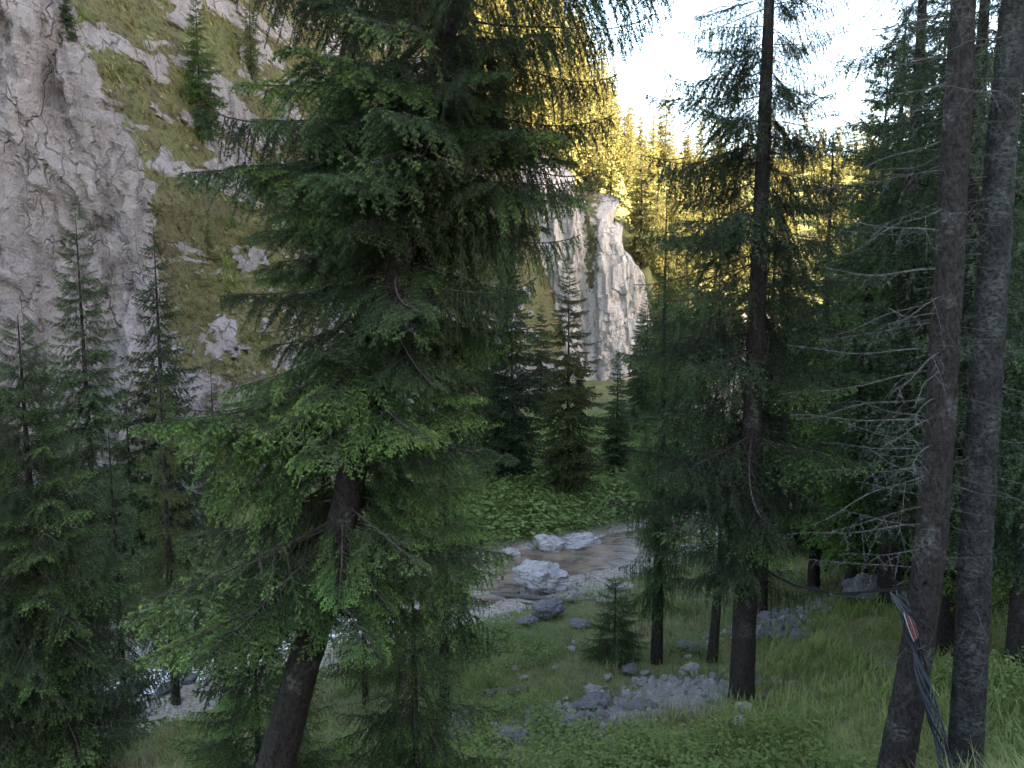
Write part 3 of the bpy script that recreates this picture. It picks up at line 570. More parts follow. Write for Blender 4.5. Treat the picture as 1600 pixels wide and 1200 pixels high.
# ------------------------------------------------------------------ stones
def rock_mesh(seed, mat, sub=4, ang=.5, flat=.75):
    bm = bmesh.new(); bmesh.ops.create_icosphere(bm, subdivisions=sub, radius=1); V = np.array([v.co[:] for v in bm.verts]); F = np.array([[v.index for v in f.verts] for f in bm.faces]); bm.free()
    g = np.random.default_rng(seed); r = np.ones(len(V))
    for k in range(9):
        nrm = unit(g.normal(size=3)); c = g.uniform(.62, .9); dd = V @ nrm; r = np.where(dd > 1e-3, np.minimum(r, (c / np.maximum(dd, 1e-3)) ** ang * 1.0 + (1 - ang) * 0), r)
    V = V * np.clip(r, .45, 1.05)[:, None]; V = V * (1 + .30 * fbm(V * 1.7 + seed, 4, seed)[:, None] + .16 * (ridged(V * 2.6 + seed, 3, seed)[:, None] - .6) + (.07 if sub > 2 else 0) * fbm(V * 8 + seed, 3, seed)[:, None]); V[:, 2] *= flat
    return mesh_np('rock', V, F, [M[mat]], None, None, False)
RP = [rock_mesh(i, 'rock_pale', 5, 1.0, .7) for i in range(4)]; RD = [rock_mesh(20 + i, 'rock_dark', 4, 1.0, .75) for i in range(4)]
SP = [rock_mesh(40 + i, 'rock_pale', 2, 1.0, .6) for i in range(4)]; SD = [rock_mesh(50 + i, 'rock_dark', 2, 1.0, .6) for i in range(3)]
def stone(label, px, py, wpx, hpx, pool, i=0, group=None, name='boulder', sink=.25, rz=0, cat='rock', deep=.8, dd=None):
    p = hit(px, py + hpx * .45) if dd is None else np.array([*at(px, py, dd)[:2], float(H(*at(px, py, dd)[:2]))])
    dep = to_px(p)[2]; wd = wpx / FPX * dep / 2; hh = hpx / FPX * dep / 2
    me = pool[i % len(pool)]; o = obj(name, me); o.scale = (wd * 1.1, wd * deep, hh * 1.45); o.rotation_euler = (0, 0, rz)
    o.location = (p[0], p[1] + wd * deep * .6, p[2] + hh * (1 - sink)); return tag(o, label, cat, group)
for q in [('big pale boulder with grassy side in front of the brown pool', 848, 905, 88, 54, RP, 3), ('pale boulder with mossy crown at the far edge of the brown pool', 856, 853, 50, 32, RP, 1),
          ('long pale boulder by the pool, right of the mossy one', 910, 851, 66, 30, RP, 2), ('small pale rock at the end of the pool beside the drooping branches', 800, 868, 32, 22, RP, 3),
          ('grey boulder standing in the meadow just below the stream', 858, 956, 50, 34, RD, 0), ('small grey rock beside the meadow boulder', 823, 974, 30, 17, RD, 1), ('low grey rock half hidden by the small bushy spruce', 906, 977, 32, 13, RD, 2),
          ('pale flat boulder seen below the drooping branches of the tall spruce', 1085, 862, 50, 22, RP, 1), ('white boulder beside the tall spruce trunk across the stream', 1150, 838, 42, 24, RP, 0),
          ('dark rough boulder under the leaning spruce', 716, 1142, 48, 62, RD, 3), ('cracked grey boulder in the straw grass', 804, 1160, 54, 40, RD, 0),
          ('pale rock sitting on top of the rock heap', 930, 1082, 34, 20, RP, 3), ('dark slab in the middle of the rock heap', 928, 1102, 54, 28, RD, 1), ('dark block at the foot of the rock heap', 903, 1133, 44, 34, RD, 2),
          ('grey block leaning on the rock heap', 938, 1130, 34, 30, RD, 3), ('dark flat rock at the tip of the rubble patch', 1002, 1106, 46, 20, RD, 1), ('grey boulder behind the cable under the dark trees', 1352, 925, 58, 48, RD, 3),
          ('white stone beside the tall trunk in the grass', 1160, 1130, 26, 16, RP, 2), ('pale stone at the foot of the tall trunk', 1163, 1107, 26, 18, RP, 1), ('pale rock on the grassy rise beside the tall trunk', 1182, 1042, 20, 14, RP, 3),
          ('pale rock near the thin trunks', 1080, 1048, 30, 14, RP, 0), ('mossy brown rock in front of the thin trunks', 1083, 1015, 44, 20, RD, 0), ('dark stone above the rubble patch', 985, 1050, 24, 18, RD, 3)]:
    stone(*q, rz=random.uniform(-.5, .5))
g = random.Random(3)
for k in range(26):      # rocks on the left bank of the rapids
    px, py = g.uniform(175, 360), g.uniform(985, 1060); stone('pale rock in the tumbled bank above the white rapids', px, py, g.uniform(20, 46), g.uniform(14, 32), RP, k, 'rocks banked along the rapids', rz=g.uniform(0, 3), dd=g.uniform(19.2, 22))
for k, (px, py, wd, hh) in enumerate([(205, 1085, 36, 26), (255, 1078, 30, 18), (345, 1058, 40, 22), (290, 1062, 32, 18), (215, 1110, 24, 16)]):
    stone('rust brown rock standing in the white rapids', px, py, wd, hh, RD, k, 'rocks in the rapids', rz=k)
for k in range(110):      # rubble patch
    t = g.random(); px = 985 + 160 * t + g.gauss(0, 10); py = 1118 - 48 * t + g.gauss(0, 13)
    stone('broken pale stone in the rubble patch beside the tall trunk', px, py, g.uniform(6, 15), g.uniform(5, 10), SP if g.random() < .8 else SD, k, 'stones of the rubble patch', 'stone', rz=g.uniform(0, 6))
for k in range(34):
    px, py = 915 + g.gauss(0, 32), 1128 + g.gauss(0, 18)
    stone('loose stone lying round the rock heap', px, py, g.uniform(9, 24), g.uniform(7, 16), SP if g.random() < .7 else SD, k, 'stones of the rock heap', 'stone', rz=g.uniform(0, 6))
for k in range(40):
    px, py = g.uniform(1180, 1265), g.uniform(955, 1000)
    stone('dark stone in the rocky bank behind the tall trunk', px, py, g.uniform(10, 26), g.uniform(8, 16), SD, k, 'stones of the rocky bank', 'stone', rz=g.uniform(0, 6))
for k in range(40):
    px, py = g.uniform(780, 1180), g.uniform(1000, 1195)
    stone('stray pale stone lying in the meadow grass', px, py, g.uniform(9, 20), g.uniform(6, 12), SP, k, 'stray stones in the grass', 'stone', rz=g.uniform(0, 6))
# gravel along the stream and between the stones
n = 9000; x = rng.uniform(-12, 16, n); y = rng.uniform(14, 34, n); sd, _ = stream_d(x, y); keep = (sd > 1.2) & (sd < 3.1 + .9 * fbm(P3(x * .4, y * .4, 2), 3, 3)); xs = [x[keep]]; ys = [y[keep]]
for px, py, r, k in [(1070, 1088, .7, 1500), (1010, 1108, .55, 800), (925, 1125, .6, 600), (830, 1165, .8, 250), (1215, 978, .8, 500)]:
    q = hit(px, py); xs.append(q[0] + rng.normal(0, r * .8, k)); ys.append(q[1] + rng.normal(0, r * .6, k))
x = np.concatenate(xs); y = np.concatenate(ys); n = len(x)
scatter('gravel', np.stack([x, y, H(x, y)], -1), rng.uniform(0, 6.28, (n, 3)), rng.gamma(2.2, .017, n) + .016, rng.integers(0, 4, n), SP, 'pale gravel along the stream and among the rocks')
# logs
def log(label, p0, p1, r0, r1, name='fallen_log'):
    p0, p1 = np.array(p0, float), np.array(p1, float); V, F, _, _ = trunk_mesh([(0, 0, 0), (0, 0, np.linalg.norm(p1 - p0) * .5), (0, 0, np.linalg.norm(p1 - p0))], [r0, (r0 + r1) / 2, r1], 12, .06, 'dead', .12, 5, False)
    ns = 12; V = np.concatenate([V, V[:ns].mean(0, keepdims=True), V[-ns:].mean(0, keepdims=True)]); k = len(V); F3 = np.concatenate([np.concatenate([F[:, :3], F[:, [0, 2, 3]]]), [(i, (i + 1) % ns, k - 2) for i in range(ns)], [(k - 2 - ns + i, k - 2 - ns + (i + 1) % ns, k - 1) for i in range(ns)]])
    o = obj(name, mesh_np('log', V, F3, [M['dead']], None, None, True)); o.location = p0; o.rotation_euler = Vector(p1 - p0).to_track_quat('Z', 'Y').to_euler(); return tag(o, label, 'log')
a_, b_ = hit(758, 1090), hit(824, 1084); log('short weathered grey log lying in the meadow', a_ + [0, 0, .06], b_ + [0, 0, .08], .085, .075)
a_, b_ = hit(755, 934), hit(895, 946); log('long pale driftwood log along the near bank of the pool', a_ + [0, 0, .10], b_ + [0, 0, .10], .07, .05)
a_, b_ = hit(760, 940), hit(850, 952); log('thin broken branch beside the driftwood log', a_ + [0, 0, .08], b_ + [0, 0, .08], .035, .02)
# ------------------------------------------------------------------ the leaning spruce in front
DH = 6.6
hp = [at(405, 1330, DH), at(430, 1200, DH), at(470, 1050, DH), at(515, 900, DH), at(545, 760, DH), at(575, 640, DH), at(608, 500, DH), at(642, 340, DH), at(672, 200, DH), at(697, 40, DH), at(720, -130, DH), at(750, -420, DH), at(775, -800, DH), at(790, -1150, DH)]
hp = np.array(hp); hp[0, 2] = min(hp[0, 2], float(H(hp[0, 0], hp[0, 1])) - .1)
hs = np.concatenate([[0], np.cumsum(np.linalg.norm(np.diff(hp, axis=0), axis=1))])
hrad = np.interp(hs, [0, .8, 2, 4, 6, 8, hs[-1]], [.19, .175, .15, .12, .105, .09, .01])
def hero_len(h, az, z):
    py = 462 - z * FPX / DH; c = math.cos(az)
    ext = np.interp(py, [-900, -300, 0, 150, 280, 400, 480, 640, 760, 900, 1050, 1200], [.5, 1.3, 1.75, 1.95, 1.75, 1.25, 1.45, 1.85, 1.75, 1.6, 1.3, 1.2]) if c < 0 else np.interp(py, [-900, -300, 0, 100, 240, 400, 560, 700, 850, 1000, 1200], [.5, 1.2, 1.4, 1.0, 1.3, 1.35, 1.05, 1.3, 1.35, 1.3, .9])
    return (1.25 * (1 - abs(c)) + ext * abs(c)) * 1.12 * np.interp(h, [0, .8, 1], [1, .8, .3])
def hero_skip(h, az, p):
    py = 462 - p[2] * FPX / DH
    if math.sin(az) < -.35 and (300 < py < 420 or 640 < py < 790 or py > 900): return True
    return py > 960 and math.cos(az) > -.1 and random.random() < .6
rightside = lambda az: math.cos(az) > .2
conifer('big leaning spruce with lush green boughs in front of the stream', hp, hrad, 2.3, hero_len, lambda h: (LUSH * 2 + remat(LUSH[:3], 'needle_dark') + BARE) if h < .27 else (LUSH[:2] + remat(LUSH + DRAPE[:1], 'needle_dark') + BARE) if h < .5 else remat(DRAPE + THIN + LUSH[:1], 'needle_dark') + BARE, spacing=.2, per=lambda h: 6 if h < .5 else 3, seed=11, sides=32, step=.03, skip=hero_skip, pitchf=lambda h: -.16 + .45 * h ** 2, bark='bark', rough=.09)  # upper boughs take darker needles: shade of their undersides put into colour
hero = [o for o in COL.objects if o.get('label', '').startswith('big leaning')][0]
for py_, az, pt, L, mm in [(25, .05, .06, 1.75, THIN[0]), (-25, -.15, .10, 1.95, THIN[1]), (60, .2, -.05, 1.5, DRAPE[2]), (165, -.05, .02, 1.55, DRAPE[1]), (235, .1, .02, 1.5, THIN[1]), (270, -.3, -.02, 1.5, DRAPE[0]), (330, 0, -.05, 1.45, DRAPE[2]), (-60, .1, .15, 1.9, DRAPE[2]), (640, 2.9, -.1, 2.1, LUSH[1]), (590, 3.4, -.12, 2.0, LUSH[0]), (860, 3.2, -.1, 1.9, LUSH[2]), (880, 2.8, -.15, 2.0, LUSH[3]), (150, 3.1, -.05, 2.0, DRAPE[0]), (210, 3.3, -.05, 2.1, LUSH[1])]:
    if py_ < 300: mm = (mm[0], 'needle_dark')  # underside shade painted on these high boughs by the darker needles
    i_ = np.argsort(hp[:, 2]); pz = at(600, py_, DH)[2]; p_ = np.array([np.interp(pz, hp[i_, 2], hp[i_, k]) for k in range(3)]); put_branch(hero, hp[0], mm, p_, az, pt, L / 2, random.uniform(-.2, .2))
# ---- tall straight spruce right of the rubble
def straight(px, d, top, z_extra=0, lean=0, base=None):
    b = gp(px, d) if base is None else base; b = b - [0, 0, .25]; t = np.array([b[0] + lean * (top - b[2]), b[1], top]); return np.array([b, b + (t - b) * .33, b + (t - b) * .66, t])
pb = hit(1158, 1098); pth = straight(0, 0, 7.5, base=pb, lean=.005)
def lf(mx, lo=.5, pw=.8, rise=.18): return lambda h, az, z: mx * ((1 - h) ** pw) * min(1, lo + h / rise * (1 - lo)) + .2
def tr1_len(h, az, z): return np.interp(z, [-4, -3, -1.5, 0, 2.2, 3.5, 4.6, 7.5], [1.2, 2.15, 2.05, 1.9, 1.7, 1.4, 1.1, .2]) * (1.15 if math.cos(az) < 0 else .95)
conifer('tall straight spruce with drooping boughs beside the rubble patch', pth, [.20, .155, .10, .03], 2.5, tr1_len, lambda h: (MDARK + MLUSH[:1] + BARE + [DEAD[0]]) if h < .45 else MTHIN + MDARK * 2, spacing=.36, per=lambda h: 6, seed=5, sides=24, step=.05, pitchf=lambda h: -.12 + .1 * h, skip=lambda h, az, p: (p[2] < -2.6 and math.cos(az) > 0 and random.random() < .5) or (math.sin(az) < -.8 and p[2] > -2))
# ---- twin trunks on the right, with dead lichen-grey boughs
DA = 6.55
pa = np.array([at(1385, 1270, DA), at(1400, 1195, DA), at(1432, 1020, DA), at(1455, 850, DA), at(1470, 640, DA + .05), at(1484, 400, DA + .1), at(1498, 150, DA + .1), at(1508, -60, DA + .1), at(1525, -500, DA + .1), at(1540, -1000, DA + .1)]); pa[0, 2] = min(pa[0, 2], float(H(pa[0, 0], pa[0, 1])) - .15)
pbb = np.array([at(1500, 1270, 6.75), at(1508, 1190, 6.75), at(1518, 1000, 6.75), at(1530, 750, 6.75), at(1548, 480, 6.8), at(1565, 230, 6.8), at(1585, 0, 6.8), at(1605, -250, 6.8), at(1630, -700, 6.8), at(1650, -1100, 6.8)]); pbb[0, 2] = min(pbb[0, 2], float(H(pbb[0, 0], pbb[0, 1])) - .15)
def ra(p, *q): s = np.concatenate([[0], np.cumsum(np.linalg.norm(np.diff(p, axis=0), axis=1))]); return np.interp(s, [0, 1, 3, 6, s[-1]], q)
conifer('brown flaky trunk with bare lichen hung boughs and a cable bundle tied on', pa, ra(pa, .155, .140, .120, .11, .012), 2.6,
        lambda h, az, z: (1.25 if math.cos(az) < 0 else .55) if z < 3.4 else 1.5 * (1 - h) ** .5 + .2, lambda h: DEAD if h < .58 else MDRAPE + MTHIN, spacing=.21, per=lambda h: 5 if h < .55 else 4, seed=21, sides=40, step=.025, bark='bark_grey', pitchf=lambda h: .02 if h < .5 else -.1, rough=.075, skip=lambda h, az, p: math.sin(az) < -.75 and p[2] < 3.4)
conifer('dark lichen crusted trunk, rightmost of the twin trunks', pbb, ra(pbb, .155, .142, .128, .118, .012), 3.2,
        lambda h, az, z: (.75 if z < 1.5 else 1.2) if z < 3.4 else 1.5 * (1 - h) ** .5 + .2, lambda h: DEAD if h < .5 else MDRAPE + MTHIN + DEAD[:1], spacing=.22, per=lambda h: 5, seed=23, sides=40, step=.025, bark='bark_lichen', pitchf=lambda h: -.05, rough=.09, skip=lambda h, az, p: math.sin(az) < -.75 and p[2] < 3.4)

for o_ in [q for q in COL.objects if 'twin trunks' in q.get('label', '') and q.get('label', '').startswith('dark lichen') or q.get('label', '').startswith('brown flaky')]:
    pp = pbb if o_['label'].startswith('dark') else pa; g_ = random.Random(len(o_['label']))
    for k in range(34):
        z_ = g_.uniform(-3.3, 3.0); i_ = np.argsort(pp[:, 2]); p_ = np.array([np.interp(z_, pp[i_, 2], pp[i_, c]) for c in range(3)])
        put_branch(o_, pp[0], g_.choice(DEAD), p_, g_.uniform(0, 6.28), g_.uniform(-.4, .3), g_.uniform(.10, .22), g_.uniform(-1, 1), 'branch_stub', 1.6)
# ---- other nearer conifers
def fine_tree(label, b, top, kind, ws, mat, lean, seed): return mid_tree(label, b, top - b[2], kind, ws, None, seed * 2 + 1, lean=(lean, 0), mat=mat, rtr=1.25)
YOUNG = lambda h: MLUSH + MDRAPE[:1]
def near(label, px, d, top, rad, mx, sets, seed, z0=.6, base=None, lean=0, spacing=.36, per=5, pf=None, pw=.8, lo=.6, bark='bark', group=None, skip=None, sides=14):
    p = straight(px, d, top, base=base, lean=lean)
    return conifer(label, p, [rad, rad * .72, rad * .38, .005], z0, lf(mx, lo, pw), sets, seed=seed, spacing=spacing, per=per, pitchf=pf, sides=sides, bark=bark, group=group, skip=skip)
near('dense dark spruce at the lower left edge beside the rapids', 35, 12, -0.3, .13, 1.95, lambda h: MDARK[3:] + MLUSH, 31, z0=.4, spacing=.17, per=6)
fine_tree('spruce standing before the rapids with a straight bare lower trunk', hit(275, 1100), -0.9, 'lushfine', 0.8, 'needle_olive', 0, 0)
fine_tree('thin leaning spruce at the rapids beside the bare straight trunk', gp(362, 18), -2.4, 'drapefine', 0.8, 'needle_olive', -0.1, 1)
fine_tree('slender spruce behind the small bushy one with a bare lower trunk', hit(1026, 1038), 2.4, 'drapefine', 0.6, None, 0, 2)
near('thin pale trunk between the slender spruce and the tall one', 0, 0, -1.2, .11, 1.0, lambda h: BARE + MDRAPE + DEAD[:2], 39, z0=2.6, base=hit(1112, 1034), lean=.045, spacing=.45, per=4)
fine_tree('dark trunk right behind the tall straight spruce', hit(1190, 958), 3.2, 'drapefine', 0.8, 'needle_olive', 0, 3)
near('small bushy spruce growing in the meadow', 0, 0, float(hit(960, 1034)[2]) + 1.75, .035, .75, YOUNG, 43, z0=.35, base=hit(960, 1034), spacing=.13, lo=.8, sides=8)
near('young spruce under the right side of the leaning spruce', 640, 8.6, -2.9, .07, 1.15, lambda h: MLUSH + BARE + MDRAPE, 45, z0=.7, spacing=.22)
near('young pale green spruce at the foot of the leaning spruce', 0, 0, -3.5, .06, 1.2, lambda h: MFRESH[:1] + MLUSH, 47, z0=.25, base=np.array([-2.6, 7.6, float(H(-2.6, 7.6))]), spacing=.17, per=6, pw=.6)
fine_tree('shaded spruce behind the leaning spruce, above the meadow', gp(690, 13), 1.2, 'lushfine', 0.9, None, 0, 4)
fine_tree('yellowish spruce behind the foot of the leaning spruce', gp(560, 14), -2.6, 'lushfine', 1.1, 'needle_olive', 0, 5)
fine_tree('tall dark spruce rising behind the twin trunks against the sky', gp(1408, 15.5), 11.5, 'drapefine', 1.0, 'needle_dark', 0, 6)
fine_tree('leafy green spruce between the tall spruce and the twin trunks', gp(1345, 16.5), 3.8, 'lushfine', 1.0, 'needle_fresh', 0, 7)
fine_tree('bright green spruce seen right of the twin trunks', hit(1580, 1042), 2.8, 'lushfine', 1.05, 'needle_fresh', 0, 8)
fine_tree('dark spruce at the right edge behind the twin trunks', gp(1590, 17), 10.0, 'drapefine', 0.95, 'needle_dark', 0, 9)
fine_tree('olive spruce seen just left of the twin trunks', gp(1285, 19.5), 4.6, 'lushfine', 0.9, 'needle_olive', 0, 10)
fine_tree('grey green spruce seen between the twin trunks', gp(1480, 21), 6.2, 'drapefine', 0.9, 'needle_olive', 0, 11)

fine_tree('tall dark spruce whose crown closes the gap between the twin trunks', gp(1500, 13.2), 10.5, 'drapefine', .85, 'needle_dark', 0, 31)
fine_tree('dark spruce standing outside the twin trunks near the right edge', gp(1625, 10.5), 8.5, 'drapefine', .85, 'needle_dark', 0, 33)
fine_tree('dusky spruce in the gap left of the twin trunks', gp(1385, 21), 8.6, 'drapefine', .9, 'needle_dark', 0, 35)
fine_tree('dark spruce low on the left beside the dense edge spruce', gp(165, 14.2), -2.4, 'lushfine', 1.05, 'needle_dark', 0, 37)
for k, (px_k, d_k, py_k, lb_k) in enumerate([(1362, 19.5, 10, 'full dark spruce beside the sky gap'), (1445, 17.5, -120, 'very tall dark spruce filling the top behind the brown trunk'), (1545, 20, -170, 'very tall dark spruce filling the top behind the lichen trunk'), (1612, 16, -120, 'tall full spruce in the top corner at the right edge'), (1405, 25, -30, 'dusky full spruce deep behind the bare boughs')]):
    b_k = gp(px_k, d_k); mid_tree(lb_k, b_k, at(px_k, py_k, d_k)[2] - b_k[2], 'dense', 1.15, None, 90 + k)
# ------------------------------------------------------------------ trees farther off
def mt(label, px, d, top_py, kind, ws=1, group=None, seed=0, base=None):
    b = gp(px, d) if base is None else base; ht = at(px, top_py, d)[2] - b[2]
    return mid_tree(label, b, ht, kind, ws, group, seed)
def onwall(px, py):
    ix = to_px(WV); m = (np.abs(ix[0] - px) < 6) & (np.abs(ix[1] - py) < 8); ii = np.argwhere(m); p = np.array([WV[i, j] for i, j in ii]); return p[np.argmin(p[:, 1])]
mt('dark slender spruce against the pale cliff, tallest at the left edge', 134, 21, 292, 'slim', 1.4, seed=1)
mt('dark spruce against the cliff beside the grassy gully', 252, 23, 325, 'slim', 1.35, seed=2)
mid_tree('feathery spruce in front of the far pleated cliff', gp(888, 31), at(888, 392, 31)[2] - gp(888, 31)[2], 'dense', 1.25, None, 3, mat='needle_olive')
mt('dark dense spruce left of the feathery one across the stream', 800, 33, 380, 'dense', 1.25, seed=4)
mt('tall shaded spruce behind the leaning trunk across the stream', 735, 36, 330, 'open', 1, seed=5)
mt('small spruce across the stream right of the feathery one', 965, 35, 545, 'dense', 1.3, seed=6)
mt('broad spruce on the far bank under the far cliff', 1010, 42, 455, 'dense', 1.3, seed=7)
mt('low young spruce right of the feathery one by the stream', 1010, 33, 650, 'broad', .9, seed=18)
for k, (px_k, d_k, py_k) in enumerate([(845, 47, 470), (1000, 52, 470), (1045, 46, 430), (905, 56, 555), (760, 45, 420), (1085, 52, 440)]): mt('shaded spruce at the foot of the far pleated cliff', px_k, d_k, py_k, 'dense', 1.3, 'spruces below the far cliff', 110 + k)
mt('dim spruce at the cliff foot behind the rapids', 420, 27, 640, 'open', 1, seed=8)
mt('shaded spruce behind the slender dark pair on the left', 330, 29, 560, 'open', .9, seed=9)
mt('dense spruce on the left edge at the cliff foot', -20, 20, 480, 'dense', .9, seed=10)
mt('dim spruce behind the left edge spruces', 195, 26, 560, 'open', 1, seed=19)
mt('shaded spruce behind the lower boughs of the leaning spruce', 600, 30, 470, 'dense', 1, seed=20)
mt('yellowish broad spruce behind the leaning spruce', 500, 26, 700, 'open', 1.2, seed=21)
for k, (px, py, ht, kind, lb) in enumerate([(316, 205, 6.6, 'broad', 'bushy spruce rooted on the steep grassy slope'), (395, 120, 5, 'open', 'pale spruce high on the grassy slope'), (95, 60, 2.6, 'dense', 'dark shrubby spruce on the cliff shoulder'), (318, 400, 2.6, 'open', 'stunted spruce on the grassy slope below the bushy one'), (430, 330, 4.5, 'open', 'thin spruce on the slope beside the leaning spruce'), (540, 260, 6, 'open', 'spruce on the slope hidden behind the leaning spruce boughs')]):
    try: mid_tree(lb, onwall(px, py) + [0, .3, -.2], ht, kind, 1.1, None, 30 + k)
    except Exception as e: print('onwall', px, py, e)
g = random.Random(18)
for k in range(16):
    try: mid_tree('shaded spruce on the rocky slope seen through the leaning spruce boughs', onwall(g.uniform(450, 835), g.uniform(230, 520)) + [0, .3, -.2], g.uniform(5, 8.5), g.choice(['dense', 'open', 'slim']), 1.05, 'spruces on the slope behind the leaning spruce', 70 + k)
    except Exception as e: print('onwall', e)
# right-hand wood
g = random.Random(8); k = 0
for px, d, top in [(1060, 30, 430), (1110, 36, 480), (1150, 26, 600), (1225, 32, 380), (1290, 27, 330), (1340, 36, 260), (1400, 24, 330), (1450, 40, 120), (1500, 28, 180), (1560, 34, 60), (1600, 24, 220), (1250, 48, 400), (1370, 55, 300), (1530, 50, 200), (1180, 44, 470), (1640, 40, 80), (1445, 31, 420), (1330, 22, 560)]:
    mt('shaded spruce in the wood behind the tall straight spruce' if px < 1320 else 'dark spruce in the wood behind the twin trunks', px, d, top, g.choice(['dense', 'open', 'slim', 'broad', 'fresh'] if d < 30 else ['dense', 'open', 'slim']), g.uniform(.9, 1.2), 'wood behind the tall spruce' if px < 1320 else 'wood behind the twin trunks', 50 + k); k += 1
# ---- sunlit forest on the far hillside
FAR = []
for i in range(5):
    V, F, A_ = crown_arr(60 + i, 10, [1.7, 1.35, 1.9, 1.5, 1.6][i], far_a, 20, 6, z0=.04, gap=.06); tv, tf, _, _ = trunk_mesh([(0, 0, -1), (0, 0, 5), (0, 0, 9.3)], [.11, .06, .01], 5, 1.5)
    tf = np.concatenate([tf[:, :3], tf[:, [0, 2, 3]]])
    FAR.append(mesh_np('far_spruce', np.concatenate([V, tv]), np.concatenate([F, tf + len(V)]), [M['needle_sunlit'], M['bark']], np.concatenate([np.zeros(len(F), int), np.ones(len(tf), int)]), {'age': np.concatenate([A_, np.zeros(len(tv))])}))
cand = []
m = (WX > -13) & (WX < 6.5) & (WZ > 2) & (WZ < 48) & (WZ > 20 - 1.1 * (WX + 8)) & (WY > 48); ii = np.argwhere(m); gg = np.random.default_rng(4); gg.shuffle(ii)
for i, j in ii[:900]: cand.append((WV[i, j], 0))
xx = gg.uniform(3, 110, 5200); yy = gg.uniform(70, 165, 5200); zz = H(xx, yy)
sel = (yy > np.interp(xx, [0, 11, 14, 30, 100], [70, 69.5, 76, 70, 74]))
for p in np.stack([xx, yy, zz], -1)[sel]: cand.append((p, 1))
for q in [(5, 69.3), (7.2, 68.9), (9.0, 68.6), (10.4, 69.2), (11.4, 70.6), (12.2, 72.5), (12.8, 75), (13.6, 78), (10.8, 72), (9.2, 71.2), (11.9, 74.5)]: cand.append((np.array([*q, float(H(*q)) - .3]), 1))
px_, py_, dep = to_px(np.array([c[0] for c in cand])); kept = []; n = 0
order = np.argsort(dep)
for o_ in order:
    p, ty = cand[o_]
    if n >= 280: break
    if not (480 < px_[o_] < 1640) or py_[o_] < -60: continue
    sp = 2.5 + .012 * (dep[o_] - 60) ** 1.15 + (0 if px_[o_] < 1150 else 1.6)
    if any((p[0] - q[0]) ** 2 + (p[1] - q[1]) ** 2 + .3 * (p[2] - q[2]) ** 2 < sp * sp for q in kept): continue
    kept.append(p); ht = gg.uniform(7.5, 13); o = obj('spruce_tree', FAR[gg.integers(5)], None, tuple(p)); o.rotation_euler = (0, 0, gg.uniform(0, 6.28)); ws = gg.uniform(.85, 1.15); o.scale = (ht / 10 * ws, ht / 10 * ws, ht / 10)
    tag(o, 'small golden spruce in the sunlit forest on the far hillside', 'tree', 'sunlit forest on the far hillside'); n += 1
for q in [(12.4, 68.2), (12.9, 69.6), (13.4, 71), (13.9, 69), (13.6, 73), (14.3, 71.2), (12.6, 71.6), (14.6, 73.5), (14.4, 67.5), (15.2, 69.6), (10.6, 68.4), (8.2, 68.3)]:
    ht = gg.uniform(3, 7); o = obj('spruce_tree', FAR[gg.integers(5)], None, (q[0], q[1], float(H(*q)) - .3)); o.scale = (ht / 10 * 1.2, ht / 10 * 1.2, ht / 10); o.rotation_euler = (0, 0, gg.uniform(0, 6))
    tag(o, 'short spruce crowding the lit shoulder of the far pleated cliff', 'tree', 'short spruces on the far cliff shoulder')
print('far trees', n, 'max depth', max(to_px(q)[2] for q in kept))

# ------------------------------------------------------------------ cables
def plain(name, c, rough=.5): a = N(name); return a.principled(c, rough, None, .4)
M['cab_black'] = plain('cable_black', (0.014, 0.015, 0.018), .4); M['cab_blue'] = plain('cable_grey_blue', (0.045, 0.050, 0.068), .35); M['cab_red'] = plain('cable_red_sleeve', (0.20, 0.065, 0.06), .5); M['cab_pink'] = plain('cable_pink_sleeve', (0.26, 0.13, 0.12), .5); M['cab_tie'] = plain('cable_tie_white', (0.30, 0.27, 0.27), .5)
def tube(name, pts, r, mat, parent, base, n=8):
    pts = np.array(pts, float); s = np.concatenate([[0], np.cumsum(np.linalg.norm(np.diff(pts, axis=0), axis=1))]); m = max(8, int(s[-1] / .03)); u = np.linspace(0, s[-1], m)
    P = np.stack([np.interp(u, s, pts[:, k]) for k in range(3)], -1)
    for _ in range(4): P[1:-1] = (P[:-2] + 2 * P[1:-1] + P[2:]) / 4
    T = unit(np.gradient(P, axis=0)); U = unit(np.cross(T, [.3, .9, .25])); W = np.cross(T, U); th = np.linspace(0, 2 * np.pi, n, endpoint=False)
    V = P[:, None] + r * (np.cos(th)[None, :, None] * U[:, None] + np.sin(th)[None, :, None] * W[:, None]) - base
    i = np.arange(m * n).reshape(m, n); j = np.roll(i, -1, 1); F = np.stack([i[:-1], j[:-1], j[1:], i[1:]], -1).reshape(-1, 4)
    return obj(name, mesh_np(name, V.reshape(-1, 3), F, [M[mat]], None, None, True), parent)
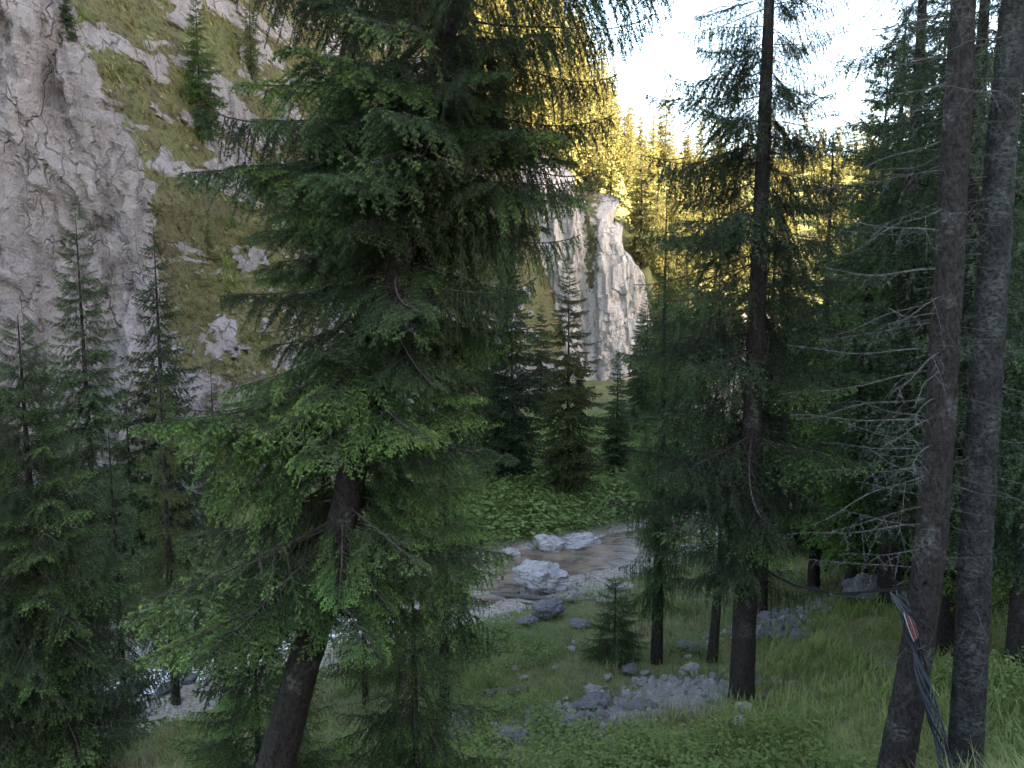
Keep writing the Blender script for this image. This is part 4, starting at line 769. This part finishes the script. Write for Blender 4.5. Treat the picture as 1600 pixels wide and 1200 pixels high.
# bundle: control line in front of the trunk
line = [at(1402, 925, 6.3), at(1412, 950, 6.26), at(1424, 985, 6.24), at(1434, 1015, 6.24), at(1440, 1050, 6.22), at(1450, 1085, 6.2), at(1461, 1125, 6.18), at(1468, 1150, 6.17), at(1476, 1190, 6.15), at(1486, 1250, 6.1)]
wid = [.06, .05, .07, .03, .05, .05, .06, .045, .055, .06]; line = np.array(line)
cb = empty('cable_bundle', line[-1]); tag(cb, 'bundle of black and blue grey cables hanging down the brown trunk', 'cable'); g = random.Random(2); lb = np.array(line[-1])
fine = np.linspace(0, len(line) - 1, 46)
for k in range(15):
    ph, tw = g.uniform(0, 6.28), g.uniform(.7, 1.9)
    q = []
    for f in fine:
        c = np.array([np.interp(f, range(len(line)), line[:, j]) for j in range(3)]); wv = np.interp(f, range(len(line)), wid); a_ = ph + tw * f * .9
        q.append(c + np.array([math.cos(a_) * wv, math.sin(a_) * wv * .45, math.sin(a_ * 1.3) * .01]))
    tube('cable', q, .0062, 'cab_blue' if k % 3 else 'cab_black', cb, lb)
for k, mat in enumerate(['cab_tie', 'cab_red', 'cab_pink', 'cab_red']):
    tube('sleeve', [at(1412 + 4 * k, 957 + 3 * k, 6.17), at(1418 + 4 * k, 978, 6.16 + .01 * (k % 2)), at(1428 + 2 * k, 1002 - 2 * k, 6.18)], .0052, mat, cb, lb)
for k in range(2): tube('cable', [at(1436, 968, 6.2), at(1452 + 8 * k, 985, 6.18), at(1450 + 8 * k, 1005, 6.18), at(1436, 1016, 6.2)], .006, 'cab_black', cb, lb)
for f_, w_ in ((1015, 1434), (1150, 1469)):
    c = at(w_, f_, 6.19); tube('tie', [c + np.array([math.cos(t) * .05, math.sin(t) * .04 - .02, .006 * t]) for t in np.linspace(0, 6.6, 20)], .008, 'cab_black', cb, lb)
tube('hook', [at(1400, 915, 6.3), at(1420, 905, 6.4), at(1432, 922, 6.45), at(1446, 930, 6.6)], .008, 'cab_black', cb, lb)
s0 = at(1178, 872, float(pb[1]) - .1); s1 = at(1445, 915, 6.42); sg = []
for t in np.linspace(0, 1, 30):
    c = at(np.interp(t, [0, .1, .25, .45, .7, 1], [1178, 1205, 1245, 1300, 1370, 1445]), np.interp(t, [0, .1, .25, .45, .7, 1], [872, 897, 915, 928, 924, 913]), s0[1] + (s1[1] - s0[1]) * min(1, t * 1.0)); sg.append(c)
sp_ = empty('overhead_cable', sg[0]); tag(sp_, 'dark sagging cable strung from the tall spruce to the brown trunk', 'cable')
tube('cable', sg, .014, 'cab_black', sp_, sg[0]); tube('cable', [q + np.array([.0, -.01, .022 * math.sin(i * .7)]) for i, q in enumerate(sg)], .009, 'cab_black', sp_, sg[0])
c = sg[13]; tube('clip', [c + [-.03, -.02, .015], c + [.0, -.025, -.01], c + [.035, -.02, .0]], .008, 'cab_tie', sp_, sg[0])
